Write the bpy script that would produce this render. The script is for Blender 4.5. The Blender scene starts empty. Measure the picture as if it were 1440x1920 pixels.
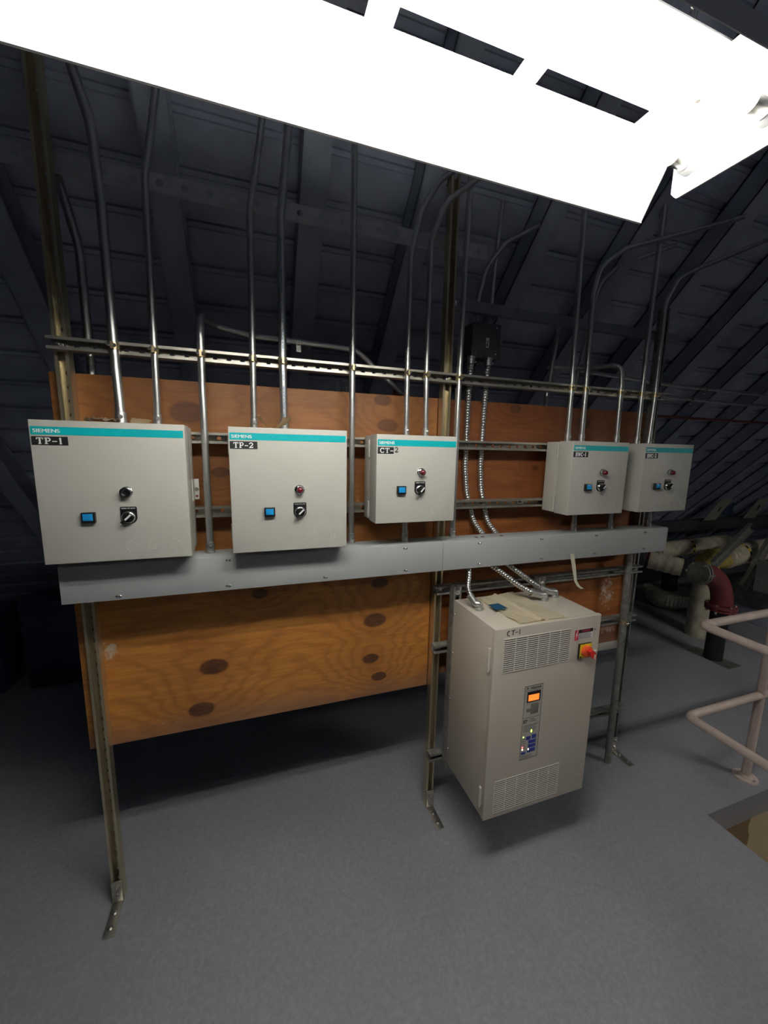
import bpy, bmesh, math, random
from mathutils import Vector, Matrix, noise as mnoise
random.seed(7)
SC = bpy.context.scene
COL = SC.collection
# ------------------------------------------------------------------ camera, world, exposure
FPX, YAW, PIT, ROL = 724.0, -.3315, -.1566, .0198
CAMP = Vector((.618, -1.6566, 1.928))
fw = Vector((-math.sin(YAW)*math.cos(PIT), math.cos(YAW)*math.cos(PIT), math.sin(PIT)))
rt = Vector((math.cos(YAW), math.sin(YAW), 0)); up = rt.cross(fw)
r2 = math.cos(ROL)*rt + math.sin(ROL)*up; u2 = -math.sin(ROL)*rt + math.cos(ROL)*up
cd = bpy.data.cameras.new('camera'); cam = bpy.data.objects.new('camera', cd); COL.objects.link(cam)
m = Matrix((r2, u2, -fw)).transposed().to_4x4(); m.translation = CAMP; cam.matrix_world = m
cd.sensor_fit = 'VERTICAL'; cd.sensor_height = 24.0; cd.lens = 24.0*FPX/1920.0; cd.clip_start = .02; cd.clip_end = 60
SC.camera = cam
w = bpy.data.worlds.new('world'); SC.world = w; w.use_nodes = True
w.node_tree.nodes['Background'].inputs[0].default_value = (.35, .5, 1, 1)
w.node_tree.nodes['Background'].inputs[1].default_value = .012
vs = SC.view_settings; vs.view_transform = 'Standard'; vs.look = 'None'; vs.gamma = 1; vs.use_curve_mapping = False
vs.exposure = 0.22
TUBE_POWER = 42.0

# ------------------------------------------------------------------ materials
def mat(name, color, rough=.5, metal=0., noise=0., nscale=8., emit=0., bump=0., bscale=60., stretch=(1, 1, 1), col2=None, spec=None, coat=0.):
    M = bpy.data.materials.new(name); M.use_nodes = True
    nt = M.node_tree; b = nt.nodes['Principled BSDF']
    b.inputs['Base Color'].default_value = (*color, 1); b.inputs['Roughness'].default_value = rough; b.inputs['Metallic'].default_value = metal
    if spec is not None: b.inputs['Specular IOR Level'].default_value = spec
    if coat: b.inputs['Coat Weight'].default_value = coat
    if noise or bump:
        tc = nt.nodes.new('ShaderNodeTexCoord'); mp = nt.nodes.new('ShaderNodeMapping'); mp.inputs['Scale'].default_value = stretch
        nt.links.new(tc.outputs['Object'], mp.inputs[0])
    if noise:
        n = nt.nodes.new('ShaderNodeTexNoise'); n.inputs['Scale'].default_value = nscale; n.inputs['Detail'].default_value = 6; n.inputs['Roughness'].default_value = .65
        nt.links.new(mp.outputs[0], n.inputs['Vector'])
        r = nt.nodes.new('ShaderNodeValToRGB'); c2 = col2 or tuple(c*(1-noise) for c in color)
        r.color_ramp.elements[0].color = (*c2, 1); r.color_ramp.elements[1].color = (*(color if col2 else tuple(min(1, c*(1+noise)) for c in color)), 1)
        r.color_ramp.elements[0].position = .3; r.color_ramp.elements[1].position = .7
        nt.links.new(n.outputs['Fac'], r.inputs[0]); nt.links.new(r.outputs[0], b.inputs['Base Color'])
    if bump:
        n2 = nt.nodes.new('ShaderNodeTexNoise'); n2.inputs['Scale'].default_value = bscale; n2.inputs['Detail'].default_value = 5
        nt.links.new(mp.outputs[0], n2.inputs['Vector'])
        bp = nt.nodes.new('ShaderNodeBump'); bp.inputs['Strength'].default_value = bump; bp.inputs['Distance'].default_value = .004
        nt.links.new(n2.outputs['Fac'], bp.inputs['Height']); nt.links.new(bp.outputs[0], b.inputs['Normal'])
    if emit:
        b.inputs['Emission Color'].default_value = (*color, 1); b.inputs['Emission Strength'].default_value = emit
    return M

M = {}
M['emt'] = mat('galvanized_conduit', (.62, .63, .62), .34, .92, .16, 25, bump=.08, bscale=150, stretch=(1, 1, .25))
M['cast'] = mat('cast_zinc_fitting', (.6, .61, .6), .36, .9, .2, 60, bump=.2, bscale=200)
M['yzinc'] = mat('yellow_zinc_strut', (.66, .58, .4), .36, .88, 0, 14, bump=.06, bscale=90)
M['strut'] = mat('zinc_strut_steel', (.56, .54, .47), .38, .88, .18, 18, bump=.06, bscale=120)
M['oldstrut'] = mat('aged_strut_steel', (.30, .30, .28), .5, .6, .35, 30, bump=.2, bscale=100)
M['darkstrut'] = mat('dark_painted_strut', (.22, .24, .27), .5, .2, .2, 20)
M['hardware'] = mat('bright_zinc_hardware', (.75, .74, .7), .25, .95, .1, 60)
M['clamp'] = mat('yellow_zinc_clamp', (.55, .45, .25), .35, .9, .2, 60)
M['box'] = mat('enclosure_grey_paint', (.51, .505, .455), .42, 0, .03, 4, bump=.03, bscale=400)
M['trough'] = mat('wireway_grey_paint', (.40, .42, .42), .45, 0, .04, 5, bump=.03, bscale=300)
M['drive'] = mat('drive_beige_paint', (.65, .59, .50), .42, 0, .03, 5, bump=.03, bscale=300)
M['drivelight'] = mat('vent_slat_beige_paint', (.78, .74, .66), .45)
M['slot'] = mat('vent_slot_dark', (.05, .042, .035), .8)
M['teal'] = mat('teal_band', (.0, .42, .45), .4)
M['white'] = mat('white_lettering', (.85, .85, .84), .5)
M['black'] = mat('black_plastic', (.012, .012, .013), .3)
M['blackmatte'] = mat('black_label_film', (.015, .015, .016), .5)
M['ink'] = mat('black_marker_ink', (.01, .01, .01), .6)
M['greyink'] = mat('grey_print', (.16, .155, .15), .6)
M['blue'] = mat('blue_button_cap', (.01, .27, .62), .35)
M['keyblue'] = mat('keypad_blue', (.03, .05, .32), .4)
M['redlens'] = mat('dark_red_lens', (.13, .008, .015), .12, coat=.6)
M['red'] = mat('red_handle', (.72, .03, .025), .35)
M['orange'] = mat('orange_rotor', (.9, .12, .03), .4)
M['yellow'] = mat('yellow_plate', (.85, .62, .02), .45)
M['labelred'] = mat('label_red', (.55, .02, .05), .5)
M['chrome'] = mat('chrome_bezel', (.8, .8, .8), .15, 1.)
M['display'] = mat('orange_display', (1., .22, .03), .5, emit=1.0)
M['ledgreen'] = mat('green_led', (.45, 1., .12), .5, emit=3.)
M['ledred'] = mat('red_led', (1., .12, .12), .5, emit=3.)
M['ledwhite'] = mat('pale_led', (1., .9, .6), .5, emit=3.)
M['armor'] = mat('armored_flex_steel', (.62, .62, .62), .26, .95, .1, 60)
M['jbox'] = mat('dark_grey_junction_box', (.07, .08, .08), .45, .1, .2, 30)
M['rafter'] = mat('rafter_blue_grey_paint', (.33, .365, .46), .5, .0, .25, 3, bump=.1, bscale=40)
M['deck'] = mat('roof_deck_blue_grey_paint', (.38, .42, .54), .36, .1, .3, 2.5, bump=.15, bscale=30)
M['barpaint'] = mat('slotted_bar_grey_paint', (.48, .50, .55), .5, 0, .2, 12)
M['reflector'] = mat('white_enamel_reflector', (.86, .87, .88), .3, 0, .02, 6)
M['fixtgrey'] = mat('fixture_socket_bar', (.62, .62, .62), .4, .2)
M['tape'] = mat('masking_tape', (.70, .66, .52), .7, 0, .06, 30)
M['paper'] = mat('cream_paper', (.95, .87, .67), .8)
M['bluetape'] = mat('blue_tape', (.03, .15, .3), .6)
M['card'] = mat('cardboard', (.72, .56, .34), .85, 0, .1, 20)
M['debris'] = mat('brown_packing_paper', (.33, .24, .16), .9, 0, .3, 60)
M['rail'] = mat('beige_rail_paint', (.66, .54, .48), .36, 0, .12, 14, bump=.08, bscale=60)
M['insul'] = mat('white_pipe_jacket', (.55, .5, .38), .8, 0, .35, 9, bump=.4, bscale=25)
M['yinsul'] = mat('yellow_pipe_jacket', (.45, .36, .09), .8, 0, .4, 14, bump=.5, bscale=30)
M['redpipe'] = mat('dark_red_iron', (.17, .035, .04), .45, 0, .3, 14)
M['blackpipe'] = mat('black_iron', (.018, .018, .02), .5, .2, .3, 20)
M['wallpaint'] = mat('dark_wall', (.03, .033, .04), .8, 0, .2, 2)
M['tote'] = mat('dark_blue_plastic', (.02, .045, .10), .5)
M['duct'] = mat('galvanized_duct', (.25, .25, .24), .45, .4, .2, 10)
M['cream'] = mat('cream_plaster', (.62, .5, .33), .85, 0, .08, 6, bump=.2, bscale=20)
def patch_wall():
    X = mat('cream_plaster_over_raw_brown', (.60, .49, .32), .85, 0, 0, 6, bump=.2, bscale=20); nt = X.node_tree; N = nt.nodes; Lk = nt.links
    tc = N.new('ShaderNodeTexCoord'); sp = N.new('ShaderNodeSeparateXYZ'); Lk.new(tc.outputs['Object'], sp.inputs[0])
    n = N.new('ShaderNodeTexNoise'); n.inputs['Scale'].default_value = 7; n.inputs['Detail'].default_value = 7; Lk.new(tc.outputs['Object'], n.inputs['Vector'])
    a = N.new('ShaderNodeMath'); a.operation = 'MULTIPLY_ADD'; Lk.new(n.outputs['Fac'], a.inputs[0]); a.inputs[1].default_value = .14; Lk.new(sp.outputs[0], a.inputs[2])
    r = N.new('ShaderNodeMapRange'); r.inputs[1].default_value = -.345; r.inputs[2].default_value = -.335; Lk.new(a.outputs[0], r.inputs[0])
    x = N.new('ShaderNodeMix'); x.data_type = 'RGBA'; Lk.new(r.outputs[0], x.inputs['Factor']); x.inputs[6].default_value = (.22, .15, .07, 1); x.inputs[7].default_value = (.60, .49, .32, 1)
    Lk.new(x.outputs[2], N['Principled BSDF'].inputs['Base Color']); return X
M['patchwall'] = patch_wall()
M['brown'] = mat('raw_brown_patch', (.25, .16, .07), .9, 0, .35, 9, bump=.6, bscale=25)

def em_mat(name, col, s):
    X = bpy.data.materials.new(name); X.use_nodes = True; nt = X.node_tree; nt.nodes.clear()
    e = nt.nodes.new('ShaderNodeEmission'); e.inputs[0].default_value = (*col, 1); e.inputs[1].default_value = s
    o = nt.nodes.new('ShaderNodeOutputMaterial'); nt.links.new(e.outputs[0], o.inputs[0]); return X
M['tube'] = em_mat('fluorescent_tube_glow', (1., .97, .895), TUBE_POWER)
M['brighttube'] = em_mat('bright_fluorescent_tube_glow', (1., .96, .88), TUBE_POWER*1.5)  # output raised to brighten the right side, for the out-of-view right fixture
M['filltube'] = em_mat('dim_fill_tube_glow', (1., .96, .88), TUBE_POWER*.28)  # weak output that keeps the added fill lamp low

def floor_material():
    X = bpy.data.materials.new('painted_concrete_floor'); X.use_nodes = True; nt = X.node_tree; N = nt.nodes; Lk = nt.links; b = N['Principled BSDF']
    tc = N.new('ShaderNodeTexCoord')
    def nz(s, d=6, r=.6, dist=0):
        n = N.new('ShaderNodeTexNoise'); n.inputs['Scale'].default_value = s; n.inputs['Detail'].default_value = d; n.inputs['Roughness'].default_value = r
        n.inputs['Distortion'].default_value = dist; Lk.new(tc.outputs['Object'], n.inputs['Vector']); return n
    def ramp(src, stops):
        r = N.new('ShaderNodeValToRGB'); Lk.new(src, r.inputs[0]); e = r.color_ramp.elements
        while len(e) < len(stops): e.new(.5)
        for k, (p, c) in enumerate(stops): e[k].position = p; e[k].color = (*c, 1)
        return r
    def mix(f, a, c, t='MIX'):
        x = N.new('ShaderNodeMix'); x.data_type = 'RGBA'; x.blend_type = t
        if isinstance(f, float): x.inputs['Factor'].default_value = f
        else: Lk.new(f, x.inputs['Factor'])
        Lk.new(a, x.inputs[6]); Lk.new(c, x.inputs[7]); return x.outputs[2]
    base = ramp(nz(1.1).outputs['Fac'], [(.3, (.285, .298, .33)), (.7, (.352, .364, .394))])
    fine = ramp(nz(55, 8, .75).outputs['Fac'], [(.25, (.75, .75, .75)), (.75, (1.15, 1.15, 1.15))])
    c = mix(1.0, base.outputs[0], fine.outputs[0], 'MULTIPLY')
    worn = ramp(nz(2.6, 9, .7, .4).outputs['Fac'], [(.56, (0, 0, 0)), (.70, (1, 1, 1))])
    # wear gets stronger in the walkway at the right of the rack
    sp = N.new('ShaderNodeSeparateXYZ'); Lk.new(tc.outputs['Object'], sp.inputs[0])
    mr = N.new('ShaderNodeMapRange'); mr.inputs[1].default_value = 1.8; mr.inputs[2].default_value = 4.2; mr.inputs[3].default_value = .12; mr.inputs[4].default_value = .75; Lk.new(sp.outputs[0], mr.inputs[0])
    mm = N.new('ShaderNodeMath'); mm.operation = 'MULTIPLY'; Lk.new(worn.outputs[0], mm.inputs[0]); Lk.new(mr.outputs[0], mm.inputs[1])
    wc = N.new('ShaderNodeRGB'); wc.outputs[0].default_value = (.36, .345, .31, 1)
    c = mix(mm.outputs[0], c, wc.outputs[0])
    sc = ramp(nz(7, 10, .8, 1.2).outputs['Fac'], [(.69, (0, 0, 0)), (.73, (1, 1, 1))])
    m2 = N.new('ShaderNodeMath'); m2.operation = 'MULTIPLY'; Lk.new(sc.outputs[0], m2.inputs[0]); Lk.new(mr.outputs[0], m2.inputs[1])
    wc2 = N.new('ShaderNodeRGB'); wc2.outputs[0].default_value = (.55, .54, .51, 1)
    c = mix(m2.outputs[0], c, wc2.outputs[0])
    Lk.new(c, b.inputs['Base Color']); b.inputs['Roughness'].default_value = .55
    bp = N.new('ShaderNodeBump'); bp.inputs['Strength'].default_value = .25; bp.inputs['Distance'].default_value = .004
    Lk.new(nz(38, 8, .7).outputs['Fac'], bp.inputs['Height']); Lk.new(bp.outputs[0], b.inputs['Normal'])
    return X
M['floor'] = floor_material()

def wood_material(name, knots, tint, spots):
    """knotty softwood: height field stretched along x, rings wrap round each knot. knots: (x, z, radius) in object space"""
    X = bpy.data.materials.new(name); X.use_nodes = True; nt = X.node_tree; N = nt.nodes; Lk = nt.links; b = N['Principled BSDF']
    tc = N.new('ShaderNodeTexCoord'); sp = N.new('ShaderNodeSeparateXYZ'); Lk.new(tc.outputs['Object'], sp.inputs[0])
    def mth(op, a, c=None, d=None):
        n = N.new('ShaderNodeMath'); n.operation = op
        for k, v in enumerate((a, c, d)):
            if v is None: continue
            if isinstance(v, (int, float)): n.inputs[k].default_value = v
            else: Lk.new(v, n.inputs[k])
        return n.outputs[0]
    def nz(s, st, d=5, r=.6):
        mp = N.new('ShaderNodeMapping'); mp.inputs['Scale'].default_value = st; Lk.new(tc.outputs['Object'], mp.inputs[0])
        n = N.new('ShaderNodeTexNoise'); n.inputs['Scale'].default_value = s; n.inputs['Detail'].default_value = d; n.inputs['Roughness'].default_value = r
        Lk.new(mp.outputs[0], n.inputs['Vector']); return n.outputs['Fac']
    x, z = sp.outputs[0], sp.outputs[2]
    wob = nz(1.5, (.8, 1, 3.4), 7, .62)
    h = mth('ADD', mth('MULTIPLY', z, 5.), mth('MULTIPLY', wob, 3.6))
    core = None; halo = None
    for kx, kz, r in knots:
        dx = mth('MULTIPLY', mth('SUBTRACT', x, kx), .62); dz = mth('SUBTRACT', z, kz)
        d2 = mth('ADD', mth('MULTIPLY', dx, dx), mth('MULTIPLY', dz, dz))
        g = mth('EXPONENT', mth('MULTIPLY', d2, -1/(2.9*r)**2))
        h = mth('ADD', h, mth('MULTIPLY', g, 1.7))
        dist = mth('ADD', mth('SQRT', d2), mth('MULTIPLY', mth('SUBTRACT', nz(22, (1, 1, 1), 3), .5), .010))
        mr = N.new('ShaderNodeMapRange'); mr.inputs[1].default_value = r*.62; mr.inputs[2].default_value = r*.80; mr.inputs[3].default_value = 1; mr.inputs[4].default_value = 0; Lk.new(dist, mr.inputs[0])
        core = mr.outputs[0] if core is None else mth('MAXIMUM', core, mr.outputs[0])
        halo = g if halo is None else mth('MAXIMUM', halo, g)
    rings = mth('ADD', mth('MULTIPLY', mth('SINE', mth('MULTIPLY', h, 11.)), .5), .5)
    rings = mth('POWER', rings, 2.2)
    fine = nz(70, (.05, 1, 1), 4, .7)
    def rgb(c):
        n = N.new('ShaderNodeRGB'); n.outputs[0].default_value = (*c, 1); return n.outputs[0]
    def mix(f, a, c, t='MIX'):
        q = N.new('ShaderNodeMix'); q.data_type = 'RGBA'; q.blend_type = t
        if isinstance(f, (int, float)): q.inputs['Factor'].default_value = f
        else: Lk.new(f, q.inputs['Factor'])
        Lk.new(a, q.inputs[6]); Lk.new(c, q.inputs[7]); return q.outputs[2]
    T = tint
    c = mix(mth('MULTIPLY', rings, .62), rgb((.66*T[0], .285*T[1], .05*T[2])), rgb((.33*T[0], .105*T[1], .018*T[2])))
    c = mix(mth('MULTIPLY', mth('SUBTRACT', fine, .32), 1.25), c, rgb((.17*T[0], .058*T[1], .016*T[2])))
    big = nz(2.2, (.6, 1, 1.4), 3)
    c = mix(mth('MULTIPLY', big, .55), c, rgb((.46*T[0], .17*T[1], .035*T[2])))
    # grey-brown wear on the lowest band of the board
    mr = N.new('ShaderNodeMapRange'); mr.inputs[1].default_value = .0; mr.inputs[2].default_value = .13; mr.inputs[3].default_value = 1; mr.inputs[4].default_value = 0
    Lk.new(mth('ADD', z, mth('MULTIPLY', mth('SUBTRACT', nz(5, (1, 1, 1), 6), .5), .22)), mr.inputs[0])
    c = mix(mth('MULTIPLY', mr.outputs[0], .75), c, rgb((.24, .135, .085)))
    c = mix(mth('MULTIPLY', halo, .35), c, rgb((.22*T[0], .08*T[1], .02*T[2])))
    kn = mth('ADD', mth('MULTIPLY', mth('SINE', mth('MULTIPLY', mth('ADD', h, mth('MULTIPLY', nz(30, (1, 1, 1), 4), .25)), 26.)), .28), .62)
    kc = mix(kn, rgb((.13, .045, .02)), rgb((.04, .014, .009)))
    c = mix(mth('MULTIPLY', core, .88), c, kc)
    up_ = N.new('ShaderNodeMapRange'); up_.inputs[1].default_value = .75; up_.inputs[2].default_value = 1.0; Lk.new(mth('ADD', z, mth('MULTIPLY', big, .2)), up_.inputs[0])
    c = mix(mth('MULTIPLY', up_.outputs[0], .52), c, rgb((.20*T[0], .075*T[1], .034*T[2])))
    # paint splashes that really sit on the board
    sn = nz(38, (1, 1, 1), 10, .85)
    for sx, sz, rx, rz, th in spots:
        dx = mth('DIVIDE', mth('SUBTRACT', x, sx), rx); dz = mth('DIVIDE', mth('SUBTRACT', z, sz), rz)
        g = mth('EXPONENT', mth('MULTIPLY', mth('ADD', mth('MULTIPLY', dx, dx), mth('MULTIPLY', dz, dz)), -1.))
        f = N.new('ShaderNodeMapRange'); f.inputs[1].default_value = th; f.inputs[2].default_value = th+.08; Lk.new(mth('ADD', mth('MULTIPLY', g, .75), mth('MULTIPLY', mth('SUBTRACT', sn, .5), 2.2)), f.inputs[0])
        c = mix(mth('MULTIPLY', f.outputs[0], .85), c, rgb((.55, .5, .42)))
    Lk.new(c, b.inputs['Base Color']); b.inputs['Roughness'].default_value = .5
    bp = N.new('ShaderNodeBump'); bp.inputs['Strength'].default_value = .35; bp.inputs['Distance'].default_value = .002
    Lk.new(mth('ADD', fine, mth('MULTIPLY', rings, .3)), bp.inputs['Height']); Lk.new(bp.outputs[0], b.inputs['Normal'])
    return X

# ------------------------------------------------------------------ geometry helpers
def BM(): return bmesh.new()
def bx(bm, x0, x1, y0, y1, z0, z1, bev=0., seg=2):
    r = bmesh.ops.create_cube(bm, size=1)
    for v in r['verts']:
        v.co = Vector((x0+(x1-x0)*(v.co.x+.5), y0+(y1-y0)*(v.co.y+.5), z0+(z1-z0)*(v.co.z+.5)))
    if bev > 0:
        es = {e for v in r['verts'] for e in v.link_edges}
        bmesh.ops.bevel(bm, geom=list(es), offset=bev, segments=seg, affect='EDGES', profile=.5)
    return bm
def basis_of(d):
    d = d.normalized(); a = Vector((0, 0, 1)) if abs(d.z) < .9 else Vector((1, 0, 0))
    u = d.cross(a).normalized(); return u, d.cross(u).normalized()
def cyl(bm, p, q, r, r2=None, n=16, cap=True):
    p, q = Vector(p), Vector(q); u, v = basis_of(q-p); r2 = r if r2 is None else r2
    A = [bm.verts.new(p+(u*math.cos(2*math.pi*k/n)+v*math.sin(2*math.pi*k/n))*r) for k in range(n)]
    B = [bm.verts.new(q+(u*math.cos(2*math.pi*k/n)+v*math.sin(2*math.pi*k/n))*r2) for k in range(n)]
    for k in range(n): bm.faces.new((A[k], A[(k+1) % n], B[(k+1) % n], B[k]))
    if cap: bm.faces.new(A[::-1]); bm.faces.new(B)
    return bm
def lathe(bm, p, axis, prof, n=20, closed=False):
    """prof: (distance along axis, radius)"""
    p = Vector(p); d = Vector(axis).normalized(); u, v = basis_of(d); rings = []
    for t, r in prof:
        if r < 1e-6: rings.append([bm.verts.new(p+d*t)])
        else: rings.append([bm.verts.new(p+d*t+(u*math.cos(2*math.pi*k/n)+v*math.sin(2*math.pi*k/n))*r) for k in range(n)])
    for a, c in zip(rings, rings[1:]):
        for k in range(n):
            if len(a) == 1 and len(c) == 1: continue
            if len(a) == 1: bm.faces.new((a[0], c[(k+1) % n], c[k]))
            elif len(c) == 1: bm.faces.new((a[k], a[(k+1) % n], c[0]))
            else: bm.faces.new((a[k], a[(k+1) % n], c[(k+1) % n], c[k]))
    if len(rings[0]) > 1: bm.faces.new(rings[0][::-1])
    if len(rings[-1]) > 1: bm.faces.new(rings[-1])
    return bm
def fillet(pts, R, n=8):
    pts = [Vector(p) for p in pts]; out = [pts[0]]
    for a, b_, c in zip(pts, pts[1:], pts[2:]):
        u = (a-b_); v = (c-b_); lu, lv = u.length, v.length; u.normalize(); v.normalize()
        ang = u.angle(v)
        if ang > 3.1: out.append(b_); continue
        t = min(R/math.tan(ang/2), .48*lu, .48*lv); p0, p1 = b_+u*t, b_+v*t
        for k in range(n+1):
            s = k/n; out.append((1-s)**2*p0+2*s*(1-s)*b_+s*s*p1)
    out.append(pts[-1]); return out
def resample(pts, step):
    L = [0]
    for a, c in zip(pts, pts[1:]): L.append(L[-1]+(c-a).length)
    n = max(2, int(L[-1]/step)); out = []; j = 0
    for k in range(n+1):
        s = L[-1]*k/n
        while j < len(L)-2 and L[j+1] < s: j += 1
        f = (s-L[j])/max(1e-9, L[j+1]-L[j]); out.append(pts[j].lerp(pts[j+1], min(1, f)))
    return out
def sweep(bm, pts, r, n=12, rad=None, cap=True):
    pts = [Vector(p) for p in pts]; N = len(pts); tn = []
    for k in range(N):
        tn.append((pts[min(k+1, N-1)]-pts[max(k-1, 0)]).normalized())
    u, v = basis_of(tn[0]); rings = []
    for k in range(N):
        t = tn[k]; u = (u-t*u.dot(t)).normalized(); v = t.cross(u); rr = rad(k) if rad else r
        rings.append([bm.verts.new(pts[k]+(u*math.cos(2*math.pi*j/n)+v*math.sin(2*math.pi*j/n))*rr) for j in range(n)])
    for a, c in zip(rings, rings[1:]):
        for j in range(n): bm.faces.new((a[j], a[(j+1) % n], c[(j+1) % n], c[j]))
    if cap: bm.faces.new(rings[0][::-1]); bm.faces.new(rings[-1])
    return bm
def torus(bm, c, axis, R, r, n=28, mm=8):
    c = Vector(c); u, v = basis_of(Vector(axis)); a = Vector(axis).normalized(); rings = []
    for k in range(n):
        d = u*math.cos(2*math.pi*k/n)+v*math.sin(2*math.pi*k/n)
        rings.append([bm.verts.new(c+d*(R+r*math.cos(2*math.pi*j/mm))+a*r*math.sin(2*math.pi*j/mm)) for j in range(mm)])
    for k in range(n):
        a1, b1 = rings[k], rings[(k+1) % n]
        for j in range(mm): bm.faces.new((a1[j], a1[(j+1) % mm], b1[(j+1) % mm], b1[j]))
    return bm
def hexnut(bm, p, d, R, h): return cyl(bm, p, Vector(p)+Vector(d).normalized()*h, R, n=6)
def bolt(bm, p, d, R=.009, h=.006):
    p = Vector(p); d = Vector(d).normalized(); cyl(bm, p, p+d*h*.25, R*1.45, n=16); hexnut(bm, p+d*h*.25, d, R, h)
    return cyl(bm, p+d*h, p+d*h*1.7, R*.5, n=10)
def poly_prism(bm, outline, y0, y1):
    """outline in (x, z); extruded from y0 to y1"""
    A = [bm.verts.new((x, y0, z)) for x, z in outline]; B = [bm.verts.new((x, y1, z)) for x, z in outline]; n = len(A)
    bm.faces.new(A); bm.faces.new(B[::-1])
    for k in range(n): bm.faces.new((A[k], B[k], B[(k+1) % n], A[(k+1) % n]))
    return bm
def extr_x(bm, prof, x0, x1, closed=True):
    """prof in (y, z); extruded from x0 to x1"""
    A = [bm.verts.new((x0, y, z)) for y, z in prof]; B = [bm.verts.new((x1, y, z)) for y, z in prof]; n = len(A)
    for k in range(n if closed else n-1): bm.faces.new((A[k], A[(k+1) % n], B[(k+1) % n], B[k]))
    if closed: bm.faces.new(A[::-1]); bm.faces.new(B)
    return bm
def thick_line(prof, t):
    """closed outline of thickness t round an open (y, z) polyline"""
    P = [Vector(p) for p in prof]; L = []; R = []
    for k in range(len(P)):
        d = (P[min(k+1, len(P)-1)]-P[max(k-1, 0)]).normalized(); nrm = Vector((-d.y, d.x))
        L.append(P[k]+nrm*t/2); R.append(P[k]-nrm*t/2)
    return [tuple(p) for p in L]+[tuple(p) for p in R[::-1]]

def obj(name, bm, material, parent=None, smooth=40, origin=None):
    bmesh.ops.recalc_face_normals(bm, faces=bm.faces[:])
    if smooth:
        for f in bm.faces: f.smooth = True
        for e in bm.edges:
            if len(e.link_faces) != 2 or e.calc_face_angle(0) > math.radians(smooth): e.smooth = False
    top = parent
    while top is not None and top.parent is not None: top = top.parent
    if origin is None:
        if top is not None: origin = top.location.copy()
        else:
            xs = [v.co for v in bm.verts]
            lo = Vector([min(c[k] for c in xs) for k in range(3)]); hi = Vector([max(c[k] for c in xs) for k in range(3)])
            origin = Vector(((lo.x+hi.x)/2, (lo.y+hi.y)/2, lo.z))
    for v in bm.verts: v.co -= origin
    me = bpy.data.meshes.new(name); bm.to_mesh(me); bm.free()
    mats = material if isinstance(material, (list, tuple)) else [material]
    for q in mats: me.materials.append(q)
    o = bpy.data.objects.new(name, me); COL.objects.link(o)
    if parent is None: o.location = origin
    else: o.parent = parent
    return o
def tag(o, label=None, cat=None, group=None, kind=None):
    if label: o['label'] = label
    if cat: o['category'] = cat
    if group: o['group'] = group
    if kind: o['kind'] = kind
    return o
def thing(name, loc, label, cat, group=None):
    o = bpy.data.objects.new(name, None); o.empty_display_size = .05; o.location = loc; COL.objects.link(o)
    return tag(o, label, cat, group)
def struct(name, bm, material, smooth=0): return tag(obj(name, bm, material, smooth=smooth), kind='structure')

def text_bm(bm, s, x0, x1, z0, z1, y, depth=.0006, bold=0.):
    cu = bpy.data.curves.new('t', 'FONT'); cu.body = s; cu.size = 1; cu.offset = bold; cu.resolution_u = 3
    ob = bpy.data.objects.new('t', cu); COL.objects.link(ob); dg = bpy.context.evaluated_depsgraph_get(); dg.update()
    me = bpy.data.meshes.new_from_object(ob.evaluated_get(dg)); bpy.data.objects.remove(ob); bpy.data.curves.remove(cu)
    vs_ = [v.co.copy() for v in me.vertices]
    ax, bx_ = min(v.x for v in vs_), max(v.x for v in vs_); ay, by = min(v.y for v in vs_), max(v.y for v in vs_)
    sub = bmesh.new(); sub.from_mesh(me); bpy.data.meshes.remove(me)
    fs = sub.faces[:]; r = bmesh.ops.extrude_face_region(sub, geom=fs)
    newv = {g for g in r['geom'] if isinstance(g, bmesh.types.BMVert)}
    for v in sub.verts:
        yy = y-depth if v in newv else y
        v.co = Vector((x0+(v.co.x-ax)/(bx_-ax)*(x1-x0), yy, z0+(v.co.y-ay)/(by-ay)*(z1-z0)))
    tmp = bpy.data.meshes.new('tmp'); sub.to_mesh(tmp); sub.free(); bm.from_mesh(tmp); bpy.data.meshes.remove(tmp)
    return bm
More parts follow.
